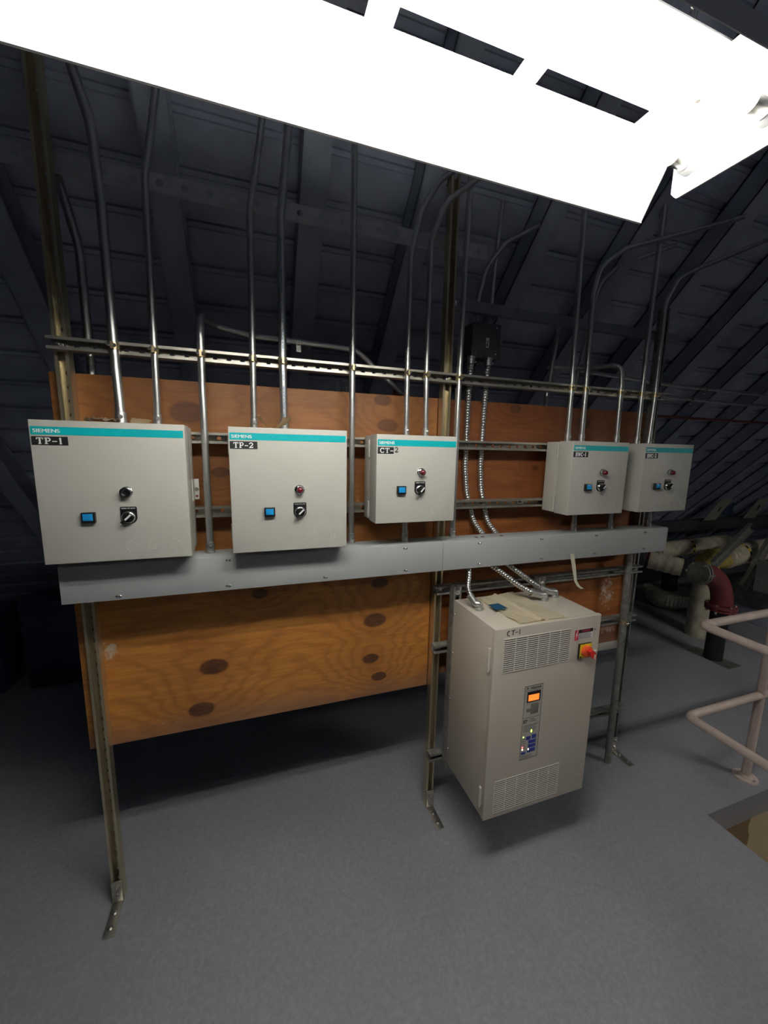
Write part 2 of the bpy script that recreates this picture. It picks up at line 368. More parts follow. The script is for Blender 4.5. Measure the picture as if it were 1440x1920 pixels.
# small slab-serif stroke face for the printed name tags; coordinates in a 1 x 1 cell, (points, stroke width)
def arc(cx, cz, rx, rz, a0, a1, n=12):
    return [(cx+rx*math.cos(math.radians(a0+(a1-a0)*k/n)), cz+rz*math.sin(math.radians(a0+(a1-a0)*k/n))) for k in range(n+1)]
SER = {
 'T': [([(.5, 0), (.5, 1)], .17), ([(.04, .96), (.96, .96)], .09), ([(.07, .98), (.07, .74)], .09), ([(.93, .98), (.93, .74)], .09), ([(.3, .03), (.7, .03)], .08)],
 'P': [([(.28, 0), (.28, 1)], .17), ([(.06, .03), (.52, .03)], .08), ([(.06, .97), (.55, .97)], .08), ([(.28, .46), (.55, .46)], .08), (arc(.55, .715, .30, .255, -90, 90), .13)],
 'C': [(arc(.54, .5, .40, .46, 55, 305, 18), .14), ([(.84, .98), (.84, .7)], .08), ([(.84, .02), (.84, .26)], .06)],
 'H': [([(.25, 0), (.25, 1)], .16), ([(.75, 0), (.75, 1)], .16), ([(.25, .5), (.75, .5)], .08), ([(.05, .97), (.45, .97)], .07), ([(.55, .97), (.95, .97)], .07), ([(.05, .03), (.45, .03)], .07), ([(.55, .03), (.95, .03)], .07)],
 'W': [([(.14, .98), (.32, .02)], .14), ([(.32, .02), (.5, .9)], .08), ([(.5, .9), (.7, .02)], .14), ([(.7, .02), (.87, .98)], .08), ([(.0, .97), (.3, .97)], .07), ([(.72, .97), (1., .97)], .07)],
 '1': [([(.5, 0), (.5, 1)], .17), ([(.5, .95), (.3, .82)], .1), ([(.28, .03), (.74, .03)], .08)],
 '2': [(arc(.48, .70, .32, .26, 170, -25, 14)+[(.2, .1)], .13), ([(.12, .07), (.86, .07)], .13), ([(.85, .04), (.85, .24)], .08)],
 '-': [([(.08, .42), (.92, .42)], .11)],
}
def strokes(bm, glyph, x0, x1, z0, z1, y, d=.0005):
    H = z1-z0; W = x1-x0; q_ = 0
    for pts, wd in glyph:
        q = [Vector((x0+a*W, z0+b_*H)) for a, b_ in pts]; t = wd*H/2
        for a, b_ in zip(q, q[1:]):
            e = (b_-a).normalized(); nn = Vector((-e.y, e.x))*t; ex = e*t*.35
            poly_prism(bm, [tuple(a-ex+nn), tuple(b_+ex+nn), tuple(b_+ex-nn), tuple(a-ex-nn)], y, y-d*(1+.11*q_)); q_ += 1
def serif_text(bm, s, x0, x1, z0, z1, y, k=1.):
    wd = {'-': .75, '1': .7, 'W': 1.25}; tot = sum(wd.get(c, 1.) for c in s); gap = .12; unit = (x1-x0)/(tot+gap*(len(s)-1)); x = x0
    for c in s:
        wv = wd.get(c, 1.)*unit; strokes(bm, [(p, q*k) for p, q in SER[c]], x, x+wv, z0, z1, y); x += wv+gap*unit

# ------------------------------------------------------------------ setting: floor with stair opening, sloped roof deck, walls
PX0, PX1, PY1, PY0 = 2.915, 4.6, -.51, -3.2       # stair opening
bm = BM()
for (a, b_, c, d) in ((-4, PX0, -6, 3.3), (PX0, PX1, PY1, 3.3), (PX1, 11, -6, 3.3), (PX0, PX1, -6, PY0)):
    bx(bm, a, b_, c, d, -.16, 0)
struct('floor', bm, M['floor'])
# opening walls: plaster face below the slab edge
bm = BM(); bx(bm, PX0-.05, PX1+.05, PY1+.003, PY1+.06, -1.6, -.16); struct('wall_stair_north', bm, M['patchwall'])
bm = BM(); bx(bm, PX0-.06, PX0-.003, PY0, PY1, -1.6, -.16); struct('wall_stair_west', bm, M['cream'])
bm = BM(); bx(bm, PX1+.003, PX1+.06, PY0, PY1, -1.6, -.16); struct('wall_stair_east', bm, M['cream'])
bm = BM(); bx(bm, PX0, PX1, PY0, PY1, -1.7, -1.62); struct('floor_stair_landing', bm, M['brown'])

RD = 1.04; RZ = 3.3                                # roof plane z = RZ - RD*y
sl = math.sqrt(1+RD*RD); dn = Vector((0, 1/sl, -RD/sl)); nrm = Vector((0, RD/sl, 1/sl))
def roof_pt(x, s, h=0.):                           # s along slope from y=0, h above the inner face
    p = Vector((x, 0, RZ))+dn*s+nrm*h; return p
def deck(sgn, yr):
    pass
bm = BM(); prof = []
s = -3.2
while s < 4.55:
    for ds, h in ((0, 0), (.118, 0), (.122, .022), (.150, .022), (.154, .006), (.172, .006), (.176, 0)):
        p = roof_pt(0, s+ds, h); prof.append((p.y, p.z))
    s += .18
back = [roof_pt(0, 4.6, .06), roof_pt(0, -3.2, .06)]
extr_x(bm, prof+[(p.y, p.z) for p in back], -4, 11)
struct('ceiling_slope_north', bm, M['deck'])
ytop, ztop = prof[0]
bm = BM(); extr_x(bm, [(ytop, ztop), (ytop, ztop+.06), (-6.2, RZ-RD*(2*ytop+6.2)+.06), (-6.2, RZ-RD*(2*ytop+6.2))], -4, 11)
struct('ceiling_slope_south', bm, M['deck'])
for nm, x in (('wall_left', -4.06), ('wall_right', 11.0)):
    bm = BM(); extr_x(bm, [(3.3, 0), (3.3, .1), (ytop, ztop+.1), (-6, .6), (-6, 0)], x, x+.06); struct(nm, bm, M['wallpaint'])
bm = BM(); bx(bm, -4, 11, -6.06, -6, 0, .7); struct('wall_back', bm, M['wallpaint'])

# rafters: channel sections running down the slope
rx = [(-.83, 'far left roof rafter at the left edge behind the slotted bar end'), (-.27, 'left roof rafter slanting behind the leftmost yellow zinc strut post'),
      (.33, 'roof rafter behind the bent conduits above panel TP-1'), (.90, 'roof rafter carrying the strap of the offset conduit above panel TP-2'),
      (1.40, 'broad roof rafter behind the conduits above panel CT-2'), (2.05, 'roof rafter slanting behind the grey junction box'),
      (2.62, 'roof rafter behind the conduits above panel HWC-1'), (3.2, 'roof rafter slanting behind panel HWC-2'),
      (3.80, 'roof rafter first to the right of the rightmost strut post'), (4.38, 'roof rafter crossing the two bright horizontal conduits at right'),
      (4.95, 'roof rafter crossing the thin red pipe'), (5.5, 'roof rafter above the left insulated pipe'), (6.1, 'roof rafter above the right insulated pipe'),
      (6.7, 'roof rafter just above the beige slotted gussets'), (7.3, 'roof rafter behind the beige slotted gussets'), (7.9, 'furthest visible roof rafter at the right edge')]
for x, lab in rx:
    bm = BM(); W = .055
    for (a, b_, h0, h1) in ((-W, -W+.008, -.13, -.004), (-W, W, -.13, -.122), (-W, W, -.012, -.004)):
        P = [roof_pt(x+a, s_, h) for s_ in (-3.1, 4.3) for h in (h0, h1)]+[roof_pt(x+b_, s_, h) for s_ in (-3.1, 4.3) for h in (h0, h1)]
        V = [bm.verts.new(p) for p in P]
        for f in ((0, 1, 3, 2), (4, 6, 7, 5), (0, 4, 5, 1), (2, 3, 7, 6), (0, 2, 6, 4), (1, 5, 7, 3)): bm.faces.new([V[k] for k in f])
    tag(obj('roof_rafter', bm, M['rafter'], smooth=0), 'dark painted steel '+lab, 'rafter', 'steel rafters under the roof deck')
# purlin-like ridge beam near the fixture
bm = BM(); bx(bm, 1.2, 9, -1.92, -1.80, 2.90, 3.12, .004)
bx(bm, 1.2, 9, -1.95, -1.77, 2.89, 2.90); bx(bm, 1.2, 9, -1.95, -1.77, 3.12, 3.13)
tag(obj('roof_beam', bm, mat('light_grey_beam_paint', (.7, .72, .78), .5), smooth=0), 'smooth grey steel beam above the far side of the light fixture', 'beam')

# ------------------------------------------------------------------ strut channel
SW = .0413
def strut_bm(bm, A, axis, L, open_dir, size=SW, depth=SW, hole_pitch=.048, hr=.0075, holes=True, slot=1.0):
    """C channel from A along axis; open_dir points out of the open side; A is the centre of the open face"""
    A = Vector(A); ax = Vector(axis).normalized(); od = Vector(open_dir).normalized(); sd = ax.cross(od).normalized()
    def P(a, s, d): return A+ax*a+sd*s-od*d         # d measured inward from the open face
    t = .0026; h = size/2
    def slab(s0, s1, d0, d1, a0=0, a1=L):
        V = [bm.verts.new(P(a, s, d)) for a in (a0, a1) for s in (s0, s1) for d in (d0, d1)]
        for f in ((0, 1, 3, 2), (4, 6, 7, 5), (0, 4, 5, 1), (2, 3, 7, 6), (0, 2, 6, 4), (1, 5, 7, 3)): bm.faces.new([V[k] for k in f])
    slab(-h, -h+t, 0, depth); slab(h-t, h, 0, depth)
    slab(-h+t, -h+.0095, 0, t); slab(h-.0095, h-t, 0, t)
    slab(-h+.0095-t*.8, -h+.0095, t, .0085); slab(h-.0095, h-.0095+t*.8, t, .0085)
    if not holes: slab(-h+t, h-t, depth-t, depth); return bm
    n = max(1, int(round(L/hole_pitch))); p = L/n; K = 16; w_ = h-t
    for k in range(n):
        c = (k+.5)*p; ring = []; outer = []
        for j in range(K):
            a = 2*math.pi*(j+.5)/K; ca, sa = math.cos(a), math.sin(a)
            ring.append((c+hr*slot*ca, hr*sa)); q = max(abs(ca)/(p/2), abs(sa)/w_); outer.append((c+ca/q, sa/q))
        corners = []
        for d in (depth-t, depth):
            vr = [bm.verts.new(P(a, s, d)) for a, s in ring]; vo = [bm.verts.new(P(a, s, d)) for a, s in outer]
            for j in range(K):
                j2 = (j+1) % K
                if (j+1) % 4 == 0:                    # a corner lies between samples j and j+1
                    sgx = 1 if outer[j][0]+outer[j2][0] > 2*c else -1; sgy = 1 if outer[j][1]+outer[j2][1] > 0 else -1
                    pass
                bm.faces.new((vr[j], vr[j2], vo[j2], vo[j]))
            corners.append(vr)
            for sx in (-1, 1):
                for sy in (-1, 1):
                    cand = sorted(range(K), key=lambda j: (outer[j][0]-(c+sx*p/2))**2+(outer[j][1]-sy*w_)**2)[:2]
                    cv = bm.verts.new(P(c+sx*p/2, sy*w_, d)); bm.faces.new((cv, vo[cand[0]], vo[cand[1]]))
        for j in range(K): bm.faces.new((corners[0][j], corners[0][(j+1) % K], corners[1][(j+1) % K], corners[1][j]))
    return bm

POST = [(.0206, 3.15, 'tall yellow zinc strut post at the left end of the rack beside TP-1'), (1.4846, 3.1, 'middle strut post of the rack left of the drive cabinet'),
        (2.823, 2.735, 'right strut post of the rack with a long angled foot bracket')]
for k, (x, zt, lab) in enumerate(POST):
    t = thing('strut_post', (x, .02, 0), lab, 'strut post', 'upright strut posts of the rack')
    obj('channel', strut_bm(BM(), (x, 0, .004), (0, 0, 1), zt, (0, -1, 0), hr=.008), M['yzinc'] if k < 2 else M['oldstrut'], t, 0)
    bm = BM(); bx(bm, x-.02, x+.02, -.0085, -.0025, .006, .105, .001); 
    bx(bm, x-.02, x+.02, -.137, -.0025, .0, .006, .001)
    fb = obj('foot_bracket', bm, M['hardware'] if 0 else M['strut'], t, 30)
    for zz in (.032, .078):
        bm = BM(); bolt(bm, (x, -.0085, zz), (0, -1, 0), .0085, .006); obj('bolt', bm, M['hardware'], fb)
    for yy in (-.05, -.105):
        bm = BM(); bolt(bm, (x, yy, .006), (0, 0, 1), .007, .005); obj('anchor_bolt', bm, M['hardware'], fb)

def rail(x0, x1, zc, lab, material='strut', y=-SW, bolts=()):
    t = thing('strut_rail', ((x0+x1)/2, y+.02, zc-SW/2), lab, 'strut rail', 'horizontal strut rails of the rack')
    obj('channel', strut_bm(BM(), (x0, y, zc), (1, 0, 0), x1-x0, (0, -1, 0), hr=.008), M[material], t, 0)
    for xb in bolts:
        bm = BM(); bx(bm, xb-.02, xb+.02, y+SW-.0105, y+SW-.0035, zc-.016, zc+.016); bolt(bm, (xb, y+SW-.0105, zc), (0, -1, 0), .0085, .007)
        obj('bolt', bm, M['hardware'], t)
PB = [p[0] for p in POST]
rail(-.004, 2.888, 2.259, 'long strut rail above the boards with the upright conduits clamped along it', bolts=PB)
rail(0, 2.826, 1.9635, 'strut rail running behind the upper half of the control panels', bolts=PB)
rail(0, 2.826, 1.681, 'strut rail running behind the lower half of the control panels', bolts=PB+[1.93])
rail(1.457, 2.828, 1.257, 'strut rail just under the wireway behind the top of the drive cabinet', 'oldstrut', bolts=(1.4846, 2.80))
rail(1.457, 2.826, .948, 'short strut rail behind the middle of the drive cabinet', 'oldstrut', bolts=(1.4846, 2.80))
rail(1.457, 2.824, .335, 'lowest strut rail behind the bottom of the drive cabinet', 'oldstrut', bolts=(1.4846, 2.80))
# upright struts that carry the drive cabinet
for x, z0, lab in ((1.546, .29, 'upright strut on the left rear edge of the drive cabinet'), (2.05, .29, 'upright strut hidden behind the right of the drive cabinet')):
    t = thing('strut_upright', (x, -.06, z0), lab, 'strut', 'upright struts behind the drive cabinet')
    obj('channel', strut_bm(BM(), (x, -.0415-.0405, z0), (0, 0, 1), 1.285-z0, (0, -1, 0), holes=False, depth=.040), M['oldstrut'], t, 0)
    bm = BM(); bolt(bm, (x, -.082, 1.257), (0, -1, 0)); obj('bolt', bm, M['hardware'], t)
# upper rear rail & slotted bar
t = thing('rear_strut_rail', (2.27, .06, 2.60), 'dark strut rail behind the posts above the grey junction box', 'strut rail')
bm = BM(); bx(bm, 1.50, 3.0, .0425, .0455, 2.585, 2.626); bx(bm, 1.50, 3.0, .0425, .070, 2.582, 2.585); bx(bm, 1.50, 3.0, .0425, .070, 2.626, 2.629)
obj('channel', bm, M['darkstrut'], t, 0)
for xb in (1.5246, 2.823):
    bm = BM(); bolt(bm, (xb, .0425, 2.606), (0, -1, 0)); obj('bolt', bm, M['hardware'], t)
bm = BM(); strut_bm(bm, (-1.6, .0845, 2.858), (1, 0, 0), 3.30, (0, 1, 0), size=.062, depth=.012, hole_pitch=.083, hr=.012, slot=1.0)
for v in bm.verts: pass
tag(obj('slotted_bar', bm, M['barpaint'], smooth=0), 'grey slotted steel bar with round holes fixed across the rafters behind the posts', 'steel bar')

# ------------------------------------------------------------------ backing boards
BZ = .708
kl = [(.435, .990, .050), (.379, .798, .046), (1.165, 1.109, .050), (1.148, .909, .036), (1.192, .806, .034), (1.188, 1.297, .038), (.392, 2.061, .058), (1.187, 2.154, .036), (1.212, 2.043, .042), (.636, 1.30, .03), (1.0, 1.83, .03), (.50, 1.83, .03)]
kl = [(x, z-BZ, r) for x, z, r in kl]
def board(name, x0, x1, knots, tint, spots, lab, z0=BZ):
    xc = (x0+x1)/2; bm = BM(); bx(bm, x0, x1, .043, .081, z0, 2.178, .002)
    o = obj(name, bm, wood_material(name+'_wood', [(x-xc, z, r) for x, z, r in knots], tint, [(a-xc, b_-BZ, c, d, e) for a, b_, c, d, e in spots]), smooth=0)
    tag(o, lab, 'board', 'knotty backing boards')
    return o
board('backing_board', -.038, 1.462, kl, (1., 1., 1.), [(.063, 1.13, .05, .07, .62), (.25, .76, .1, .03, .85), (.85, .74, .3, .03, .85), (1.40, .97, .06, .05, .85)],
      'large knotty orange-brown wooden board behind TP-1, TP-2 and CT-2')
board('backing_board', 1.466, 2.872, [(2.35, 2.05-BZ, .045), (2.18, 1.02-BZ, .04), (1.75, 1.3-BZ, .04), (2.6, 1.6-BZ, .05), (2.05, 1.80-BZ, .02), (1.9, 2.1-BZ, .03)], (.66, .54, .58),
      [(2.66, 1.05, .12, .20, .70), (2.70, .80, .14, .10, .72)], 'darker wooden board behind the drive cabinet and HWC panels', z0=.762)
bm = BM(); bx(bm, 1.60, 2.84, .040, .084, .712, .7615, .001); tag(obj('board_edge_strip', bm, mat('white_strip_paint', (.62, .6, .55), .6), smooth=0), 'white strip along the bottom edge of the darker wooden board', 'strip')

# ------------------------------------------------------------------ wireway
def wireway(x0, x1, screws, lab):
    t = thing('wireway', ((x0+x1)/2, -.08, 1.398), lab, 'wireway', 'grey wireway sections')
    bm = BM(); bx(bm, x0, x1, -.142, -.0435, 1.400, 1.531, .0012); obj('body', bm, M['trough'], t, 30)
    bm = BM(); bx(bm, x0+.0006, x1-.0006, -.1455, -.142, 1.398, 1.527, .001); bx(bm, x0+.0006, x1-.0006, -.1455, -.128, 1.3968, 1.3995)
    c = obj('cover', bm, M['trough'], t, 30)
    for x, z in screws:
        bm = BM(); lathe(bm, (x, -.1455, z), (0, -1, 0), [(0, .0052), (.0012, .0052), (.0028, .0035), (.003, 0)], 12); cyl(bm, (x-.010, -.1455, z+.001), (x-.010, -.1462, z+.001), .004, n=10)
        obj('cover_screw', bm, M['hardware'], c)
    return t
zt_, zb_ = 1.512, 1.412
w1 = wireway(0, 1.4225, [(.17, 1.409), (.53, zt_), (.526, zb_), (.893, zt_), (.895, zb_), (1.244, zt_), (1.248, zb_)], 'left grey wireway section under TP-1, TP-2 and CT-2')
w2 = wireway(1.4235, 2.845, [(1.616, zt_), (1.62, zb_), (1.97, zt_), (1.98, zb_), (2.32, zt_), (2.322, zb_+.004), (2.672, zt_), (2.677, zb_+.006)], 'right grey wireway section above the drive cabinet and under the HWC panels')
for x in (1.62, 1.655, 1.76):
    bm = BM(); cyl(bm, (x+.0, -.10, 1.5311), (x, -.10, 1.5319), .009, n=14)
    tag(obj('knockout_hole', bm, M['slot'], w2), 'open dark knockout hole')

# ------------------------------------------------------------------ control panels
YF = -.219
def control_panel(x, zt, W, H, tagtext, tagw, lab, big, empty_pilot=False, hand=None, bracket=False, knobang=45):
    zb = zt-H
    t = thing('control_panel', (x+W/2, -.13, zb), lab, 'control panel', 'grey motor control panels')
    bm = BM(); bx(bm, x+.003, x+W-.003, -.130, -.0435, zb+.003, zt-.003, .0015)
    obj('body', bm, M['box'], t, 30)
    bm = BM(); bx(bm, x, x+W, YF, -.1315, zb, zt, .0022, 3); door = obj('door', bm, M['box'], t, 30)
    # header band and name tag
    bm = BM(); bx(bm, x+.004, x+W-.005, YF-.0005, YF, zt-.0435, zt-.0195); band = obj('header_band', bm, M['teal'], t, 0); band['label'] = 'teal band with white maker lettering'
    bm = BM(); text_bm(bm, 'SIEMENS', x+.0095, x+.0095+(.066 if big else .0625), zt-.0373, zt-.0262, YF-.0005, .0004); text_bm(bm, 'SIEMENS', x+.0103, x+.0103+(.066 if big else .0625), zt-.0370, zt-.0265, YF-.0005, .0005); obj('lettering', bm, M['white'], band, 0)
    bm = BM(); bx(bm, x+.004, x+.004+tagw, YF-.0006, YF, zt-.0745, zt-.0485); tg = obj('name_tag', bm, M['blackmatte'], t, 0)
    bm = BM(); serif_text(bm, tagtext, x+.004+tagw*.13, x+.004+tagw*(.86 if not hand else .98), zt-.0705, zt-.0525, YF-.0006, 1.4); obj('lettering', bm, M['white'], tg, 0)
    if hand:
        bm = BM(); strokes(bm, [(arc(.45, .72, .34, .25, 160, -40, 12)+[(.15, .12), (.3, .2), (.5, .08), (.95, .2)], .15)], x+.074, x+.090, zt-.070, zt-.049, YF)
        o = obj('handwritten_number', bm, M['ink'], t, 0); o['label'] = 'hand-drawn black numeral'
    px, pz, sx, sz, bxx, bz = (.236, -.218, .237, -.296, .129, -.297) if big else (.190, -.146, .187, -.213, .104, -.217)
    px, pz, sx, sz, bxx, bz = x+px, zt+pz, x+sx, zt+sz, x+bxx, zt+bz
    Y = (0, -1, 0)
    # pilot light
    bm = BM(); lathe(bm, (px, YF, pz), Y, [(0, .0175), (.003, .0175), (.005, .0150), (.012, .0150), (.0135, .0125), (.0145, .0125)], 24); pl = obj('pilot_light', bm, M['chrome'], t); pl['label'] = 'chrome-ringed pilot light'
    if empty_pilot:
        bm = BM(); torus(bm, (px, YF-.0185, pz), Y, .0125, .0035, 24, 10); cyl(bm, (px, YF-.012, pz), (px, YF-.020, pz), .0145, n=24, cap=False); obj('rim', bm, M['black'], pl)
        bm = BM(); torus(bm, (px, YF-.0185, pz), Y, .0088, .0011, 24, 8); obj('inner_ring', bm, M['chrome'], pl)
        bm = BM(); cyl(bm, (px, YF-.0146, pz), (px, YF-.016, pz), .0095, n=24); obj('socket', bm, M['black'], pl)
    else:
        bm = BM(); lathe(bm, (px, YF-.0143, pz), Y, [(0, .0118), (.006, .0118), (.011, .0108), (.0145, .0075), (.016, .0035), (.0163, 0)], 24); obj('lens', bm, M['redlens'], pl)
    # selector switch
    bm = BM(); hw, tp, bt = .0235, .030, .030
    ol = [(sx-hw, sz+tp-.003), (sx-hw+.003, sz+tp), (sx+hw-.003, sz+tp), (sx+hw, sz+tp-.003)]+[(sx+hw*math.cos(a), sz-.006-.02*math.sin(a)) for a in [math.pi*k/12 for k in range(13)]]
    poly_prism(bm, ol, YF-.0015, YF); sel = obj('selector_switch', bm, M['black'], t, 30); sel['label'] = 'black rotary selector switch on a black legend plate'
    bm = BM(); text_bm(bm, 'HAND OFF AUTO', sx-.019, sx+.019, sz+.0225, sz+.0265, YF-.0015, .0003); obj('legend_lettering', bm, M['white'], sel, 0)
    bm = BM(); lathe(bm, (sx, YF-.0015, sz-.004), Y, [(0, .0195), (.007, .0195), (.0095, .0180), (.0105, .0165)], 28); obj('chrome_ring', bm, M['chrome'], sel)
    bm = BM(); lathe(bm, (sx, YF-.011, sz-.004), Y, [(0, .0160), (.005, .0158), (.0055, .014)], 28)
    a = math.radians(knobang); d = Vector((math.cos(a), 0, math.sin(a))); n_ = Vector((-d.z, 0, d.x)); c = Vector((sx, 0, sz-.004))
    def bar(bm, l0, l1, w0, w1, y0, y1):
        V = [bm.verts.new(c+d*l+n_*s*w_+Vector((0, y, 0))) for y in (y0, y1) for l, w_ in ((l0, w0), (l1, w1)) for s in (-1, 1)]
        for f in ((0, 1, 3, 2), (4, 6, 7, 5), (0, 4, 5, 1), (2, 3, 7, 6), (0, 2, 6, 4), (1, 5, 7, 3)): bm.faces.new([V[k] for k in f])
    bar(bm, -.0235, .0150, .0048, .0055, YF-.016, YF-.026); obj('knob', bm, M['black'], sel, 30)
    bm = BM(); bar(bm, -.0085, .0145, .0026, .0026, YF-.026, YF-.0265); obj('pointer', bm, M['white'], sel, 0)
    # blue push button
    bm = BM(); bx(bm, bxx-.0185, bxx+.0185, YF-.014, YF, bz-.0165, bz+.0165, .0015); pb = obj('push_button', bm, M['black'], t, 30); pb['label'] = 'black-framed blue push button'
    bm = BM(); bx(bm, bxx-.0135, bxx+.0135, YF-.0165, YF-.0135, bz-.009, bz+.0125, .001); obj('cap', bm, M['blue'], pb, 30)
    # embossed knockouts
    for kx in ((.236, .299, .362) if big else (.183, .246, .306)):
        kz = zt-(.397 if big else .303); bm = BM(); R = .0158; pts = []
        for k in range(33):
            an = math.radians(90+11+(360-22)*k/32); pts.append(Vector((x+kx+R*math.cos(an), YF-.0001, kz+R*math.sin(an))))
        pts.append(Vector((x+kx, YF-.0001, kz+R*1.28))); pts.append(pts[0]); sweep(bm, pts, .0012, 6); obj('knockout', bm, M['box'], t)
    # hinges on the left side
    for hz in ((zt-.052, zt-.30) if not big else (zt-.06, zt-.385)):
        bm = BM(); cyl(bm, (x-.0025, -.128, hz-.033), (x-.0025, -.128, hz+.033), .0045, n=12); cyl(bm, (x-.0025, -.128, hz-.037), (x-.0025, -.128, hz-.033), .0035, n=10)
        bx(bm, x-.0012, x+.0028, -.128, -.112, hz-.03, hz+.03); obj('hinge', bm, M['box'], t)
    if bracket:
        bm = BM(); bx(bm, x+W-.004, x+W+.0145, -.0525, -.0495, 1.733, 1.811, .001); bx(bm, x+W-.0035, x+W-.0005, -.1, -.0495, 1.733, 1.811)
        lb = obj('mounting_bracket', bm, M['box'], t, 30)
        for zz in (1.772, 1.746):
            bm = BM()
            if zz > 1.76: bolt(bm, (x+W+.006, -.0525, zz), Y, .005, .004)
            else: cyl(bm, (x+W+.006, -.0525, zz), (x+W+.006, -.0531, zz), .005)
            obj('bolt' if zz > 1.76 else 'bolt_hole', bm, M['hardware'] if zz > 1.76 else M['redpipe'], lb)
    return t
control_panel(0, 2.0, .414, .444, 'TP-1', .090, 'large grey control panel tagged TP-1 with an open black pilot socket', True, True, bracket=True)
control_panel(.5466, 2.0, .414, .444, 'TP-2', .090, 'large grey control panel tagged TP-2 with a red pilot light', True)
control_panel(1.078, 1.992, .349, .351, 'CT-', .066, 'small grey control panel tagged CT with a handwritten 2', False, hand='2', knobang=50)
control_panel(2.037, 1.992, .349, .351, 'HWC-1', .088, 'small grey control panel tagged HWC-1 left of the rightmost panel', False)
control_panel(2.497, 1.992, .349, .351, 'HWC-2', .088, 'small grey control panel tagged HWC-2 at the right end', False)

# ------------------------------------------------------------------ rigid conduits
YC = -.0545
def conduit(path, r, lab, R=.14, clampz=None, conn0=True, pm='emt'):
    p0 = Vector(path[0]); t = thing('conduit', tuple(p0), lab, 'conduit', 'galvanized conduits')
    P = fillet(path, R, 10); obj('pipe', sweep(BM(), P, r, 16), M[pm], t)
    if conn0:
        bm = BM(); d = (P[1]-P[0]).normalized()
        lathe(bm, p0, d, [(0, r*1.42), (.006, r*1.42), (.0065, r*1.22), (.042, r*1.2), (.043, r*1.08)], 20)
        c = obj('connector', bm, M['cast'], t)
        bm = BM(); bolt(bm, p0+d*.026+Vector((.2, -1, 0)).normalized()*r*1.18, (.2, -1, 0), .0045, .004); obj('set_screw', bm, M['hardware'], c)
    if clampz:
        # path x at clamp height
        for a, c in zip(P, P[1:]):
            if (a.z-clampz)*(c.z-clampz) <= 0 and abs(a.z-c.z) > 1e-6: q = a.lerp(c, (clampz-a.z)/(c.z-a.z)); break
        bm = BM(); lathe(bm, q-Vector((0, 0, .011)), (0, 0, 1), [(0, r+.0004), (0, r+.0026), (.022, r+.0026), (.022, r+.0004)], 20)
        bx(bm, q.x-.004, q.x+.004, q.y-r-.012, q.y-r+.001, q.z-.011, q.z+.011); c = obj('strut_clamp', bm, M['clamp'], t)
        bm = BM(); cyl(bm, (q.x-.016, q.y-r-.007, q.z), (q.x+.012, q.y-r-.007, q.z), .0032, n=8); hexnut(bm, (q.x+.004, q.y-r-.007, q.z), (1, 0, 0), .0062, .006)
        hexnut(bm, (q.x-.004, q.y-r-.007, q.z), (-1, 0, 0), .0062, .005); obj('clamp_bolt', bm, M['hardware'], c)
    return t
BIG, SM = .0150, .0117
def bz_(x, y, z): return (x, y, z)
Zt, Zc, Zw, ZR = 2.0, 1.992, 1.531, 2.259
conduit([(.200, YC-.02, Zt), (.192, YC-.004, 2.20), (.190, YC-.004, 2.70), (.178, YC, 2.92), (.10, YC, 3.22)], BIG, 'thick conduit rising from the left of panel TP-1', clampz=ZR)
conduit([(.3065, YC, Zt), (.311, YC, 2.25), (.317, YC, 2.79), (.350, YC, 2.97), (.40, YC, 3.25)], SM, 'conduit rising from the right of panel TP-1', clampz=ZR)
conduit([(.460, YC-.03, Zw), (.458, YC-.004, 2.15), (.462, YC-.004, 2.40), (.480, .15, 2.42), (.633, .15, 2.394), (1.09, .15, 2.383), (1.36, .15, 2.17)], SM+.001, 'conduit between TP-1 and TP-2 that hooks back above the rail and runs sideways behind it', R=.09, clampz=ZR)
conduit([(.633, YC, Zt), (.636, YC, 2.25), (.641, YC, 2.76), (.680, YC, 2.98), (.72, YC, 3.25)], SM, 'conduit rising from the left of panel TP-2', clampz=ZR)
cprint = conduit([(.746, YC-.003, Zt), (.745, YC-.003, 2.25), (.7475, YC-.003, 2.76), (.780, YC, 3.04), (.80, YC, 3.25)], BIG, 'thick conduit with blue printing rising from the right of panel TP-2', clampz=ZR)
bm = BM(); z_ = 2.05; k_ = 0
while z_ < 2.70:
    L_ = (.012, .007, .015, .009)[k_ % 4]
    if not 2.225 < z_ < 2.285: bx(bm, .7458-.0018, .7458+.0018, YC-.003-BIG-.0006, YC-.003-BIG+.0006, z_, z_+L_)
    z_ += L_+(.004 if k_ % 6 else .02); k_ += 1
tag(obj('blue_printing', bm, mat('blue_print_ink', (.16, .27, .45), .4, .4), cprint, 0), 'faded blue printing', kind='stuff')
conduit([(1.0185, YC-.005, Zw), (1.0205, YC, 2.2), (1.024, YC, 3.27)], SM+.001, 'long straight conduit from the wireway between TP-2 and CT-2', clampz=ZR)
conduit([(1.2645, YC, Zc), (1.262, YC, 2.30), (1.2628, YC, 2.72), (1.303, YC, 2.89), (1.395, YC+.03, 3.04), (1.60, YC+.06, 3.22)], SM, 'conduit rising from the middle of panel CT-2', clampz=ZR)
conduit([(1.358, YC, Zc), (1.3515, YC, 2.30), (1.3515, YC, 2.79), (1.40, YC-.03, 2.93), (1.55, YC-.045, 3.05), (1.95, YC-.06, 3.24)], SM, 'conduit rising from the right of panel CT-2 and bending right', clampz=ZR)
conduit([(1.5125, YC-.005, Zw), (1.514, YC, 2.26), (1.517, YC, 2.72), (1.524, YC, 3.10), (1.53, YC, 3.27)], SM+.001, 'long straight conduit from the wireway right of panel CT-2', clampz=ZR)
conduit([(2.156, YC, Zc), (2.152, YC, 2.26), (2.136, YC, 2.81), (2.132, YC, 3.27)], SM+.001, 'conduit rising from the left of panel HWC-1', clampz=ZR)
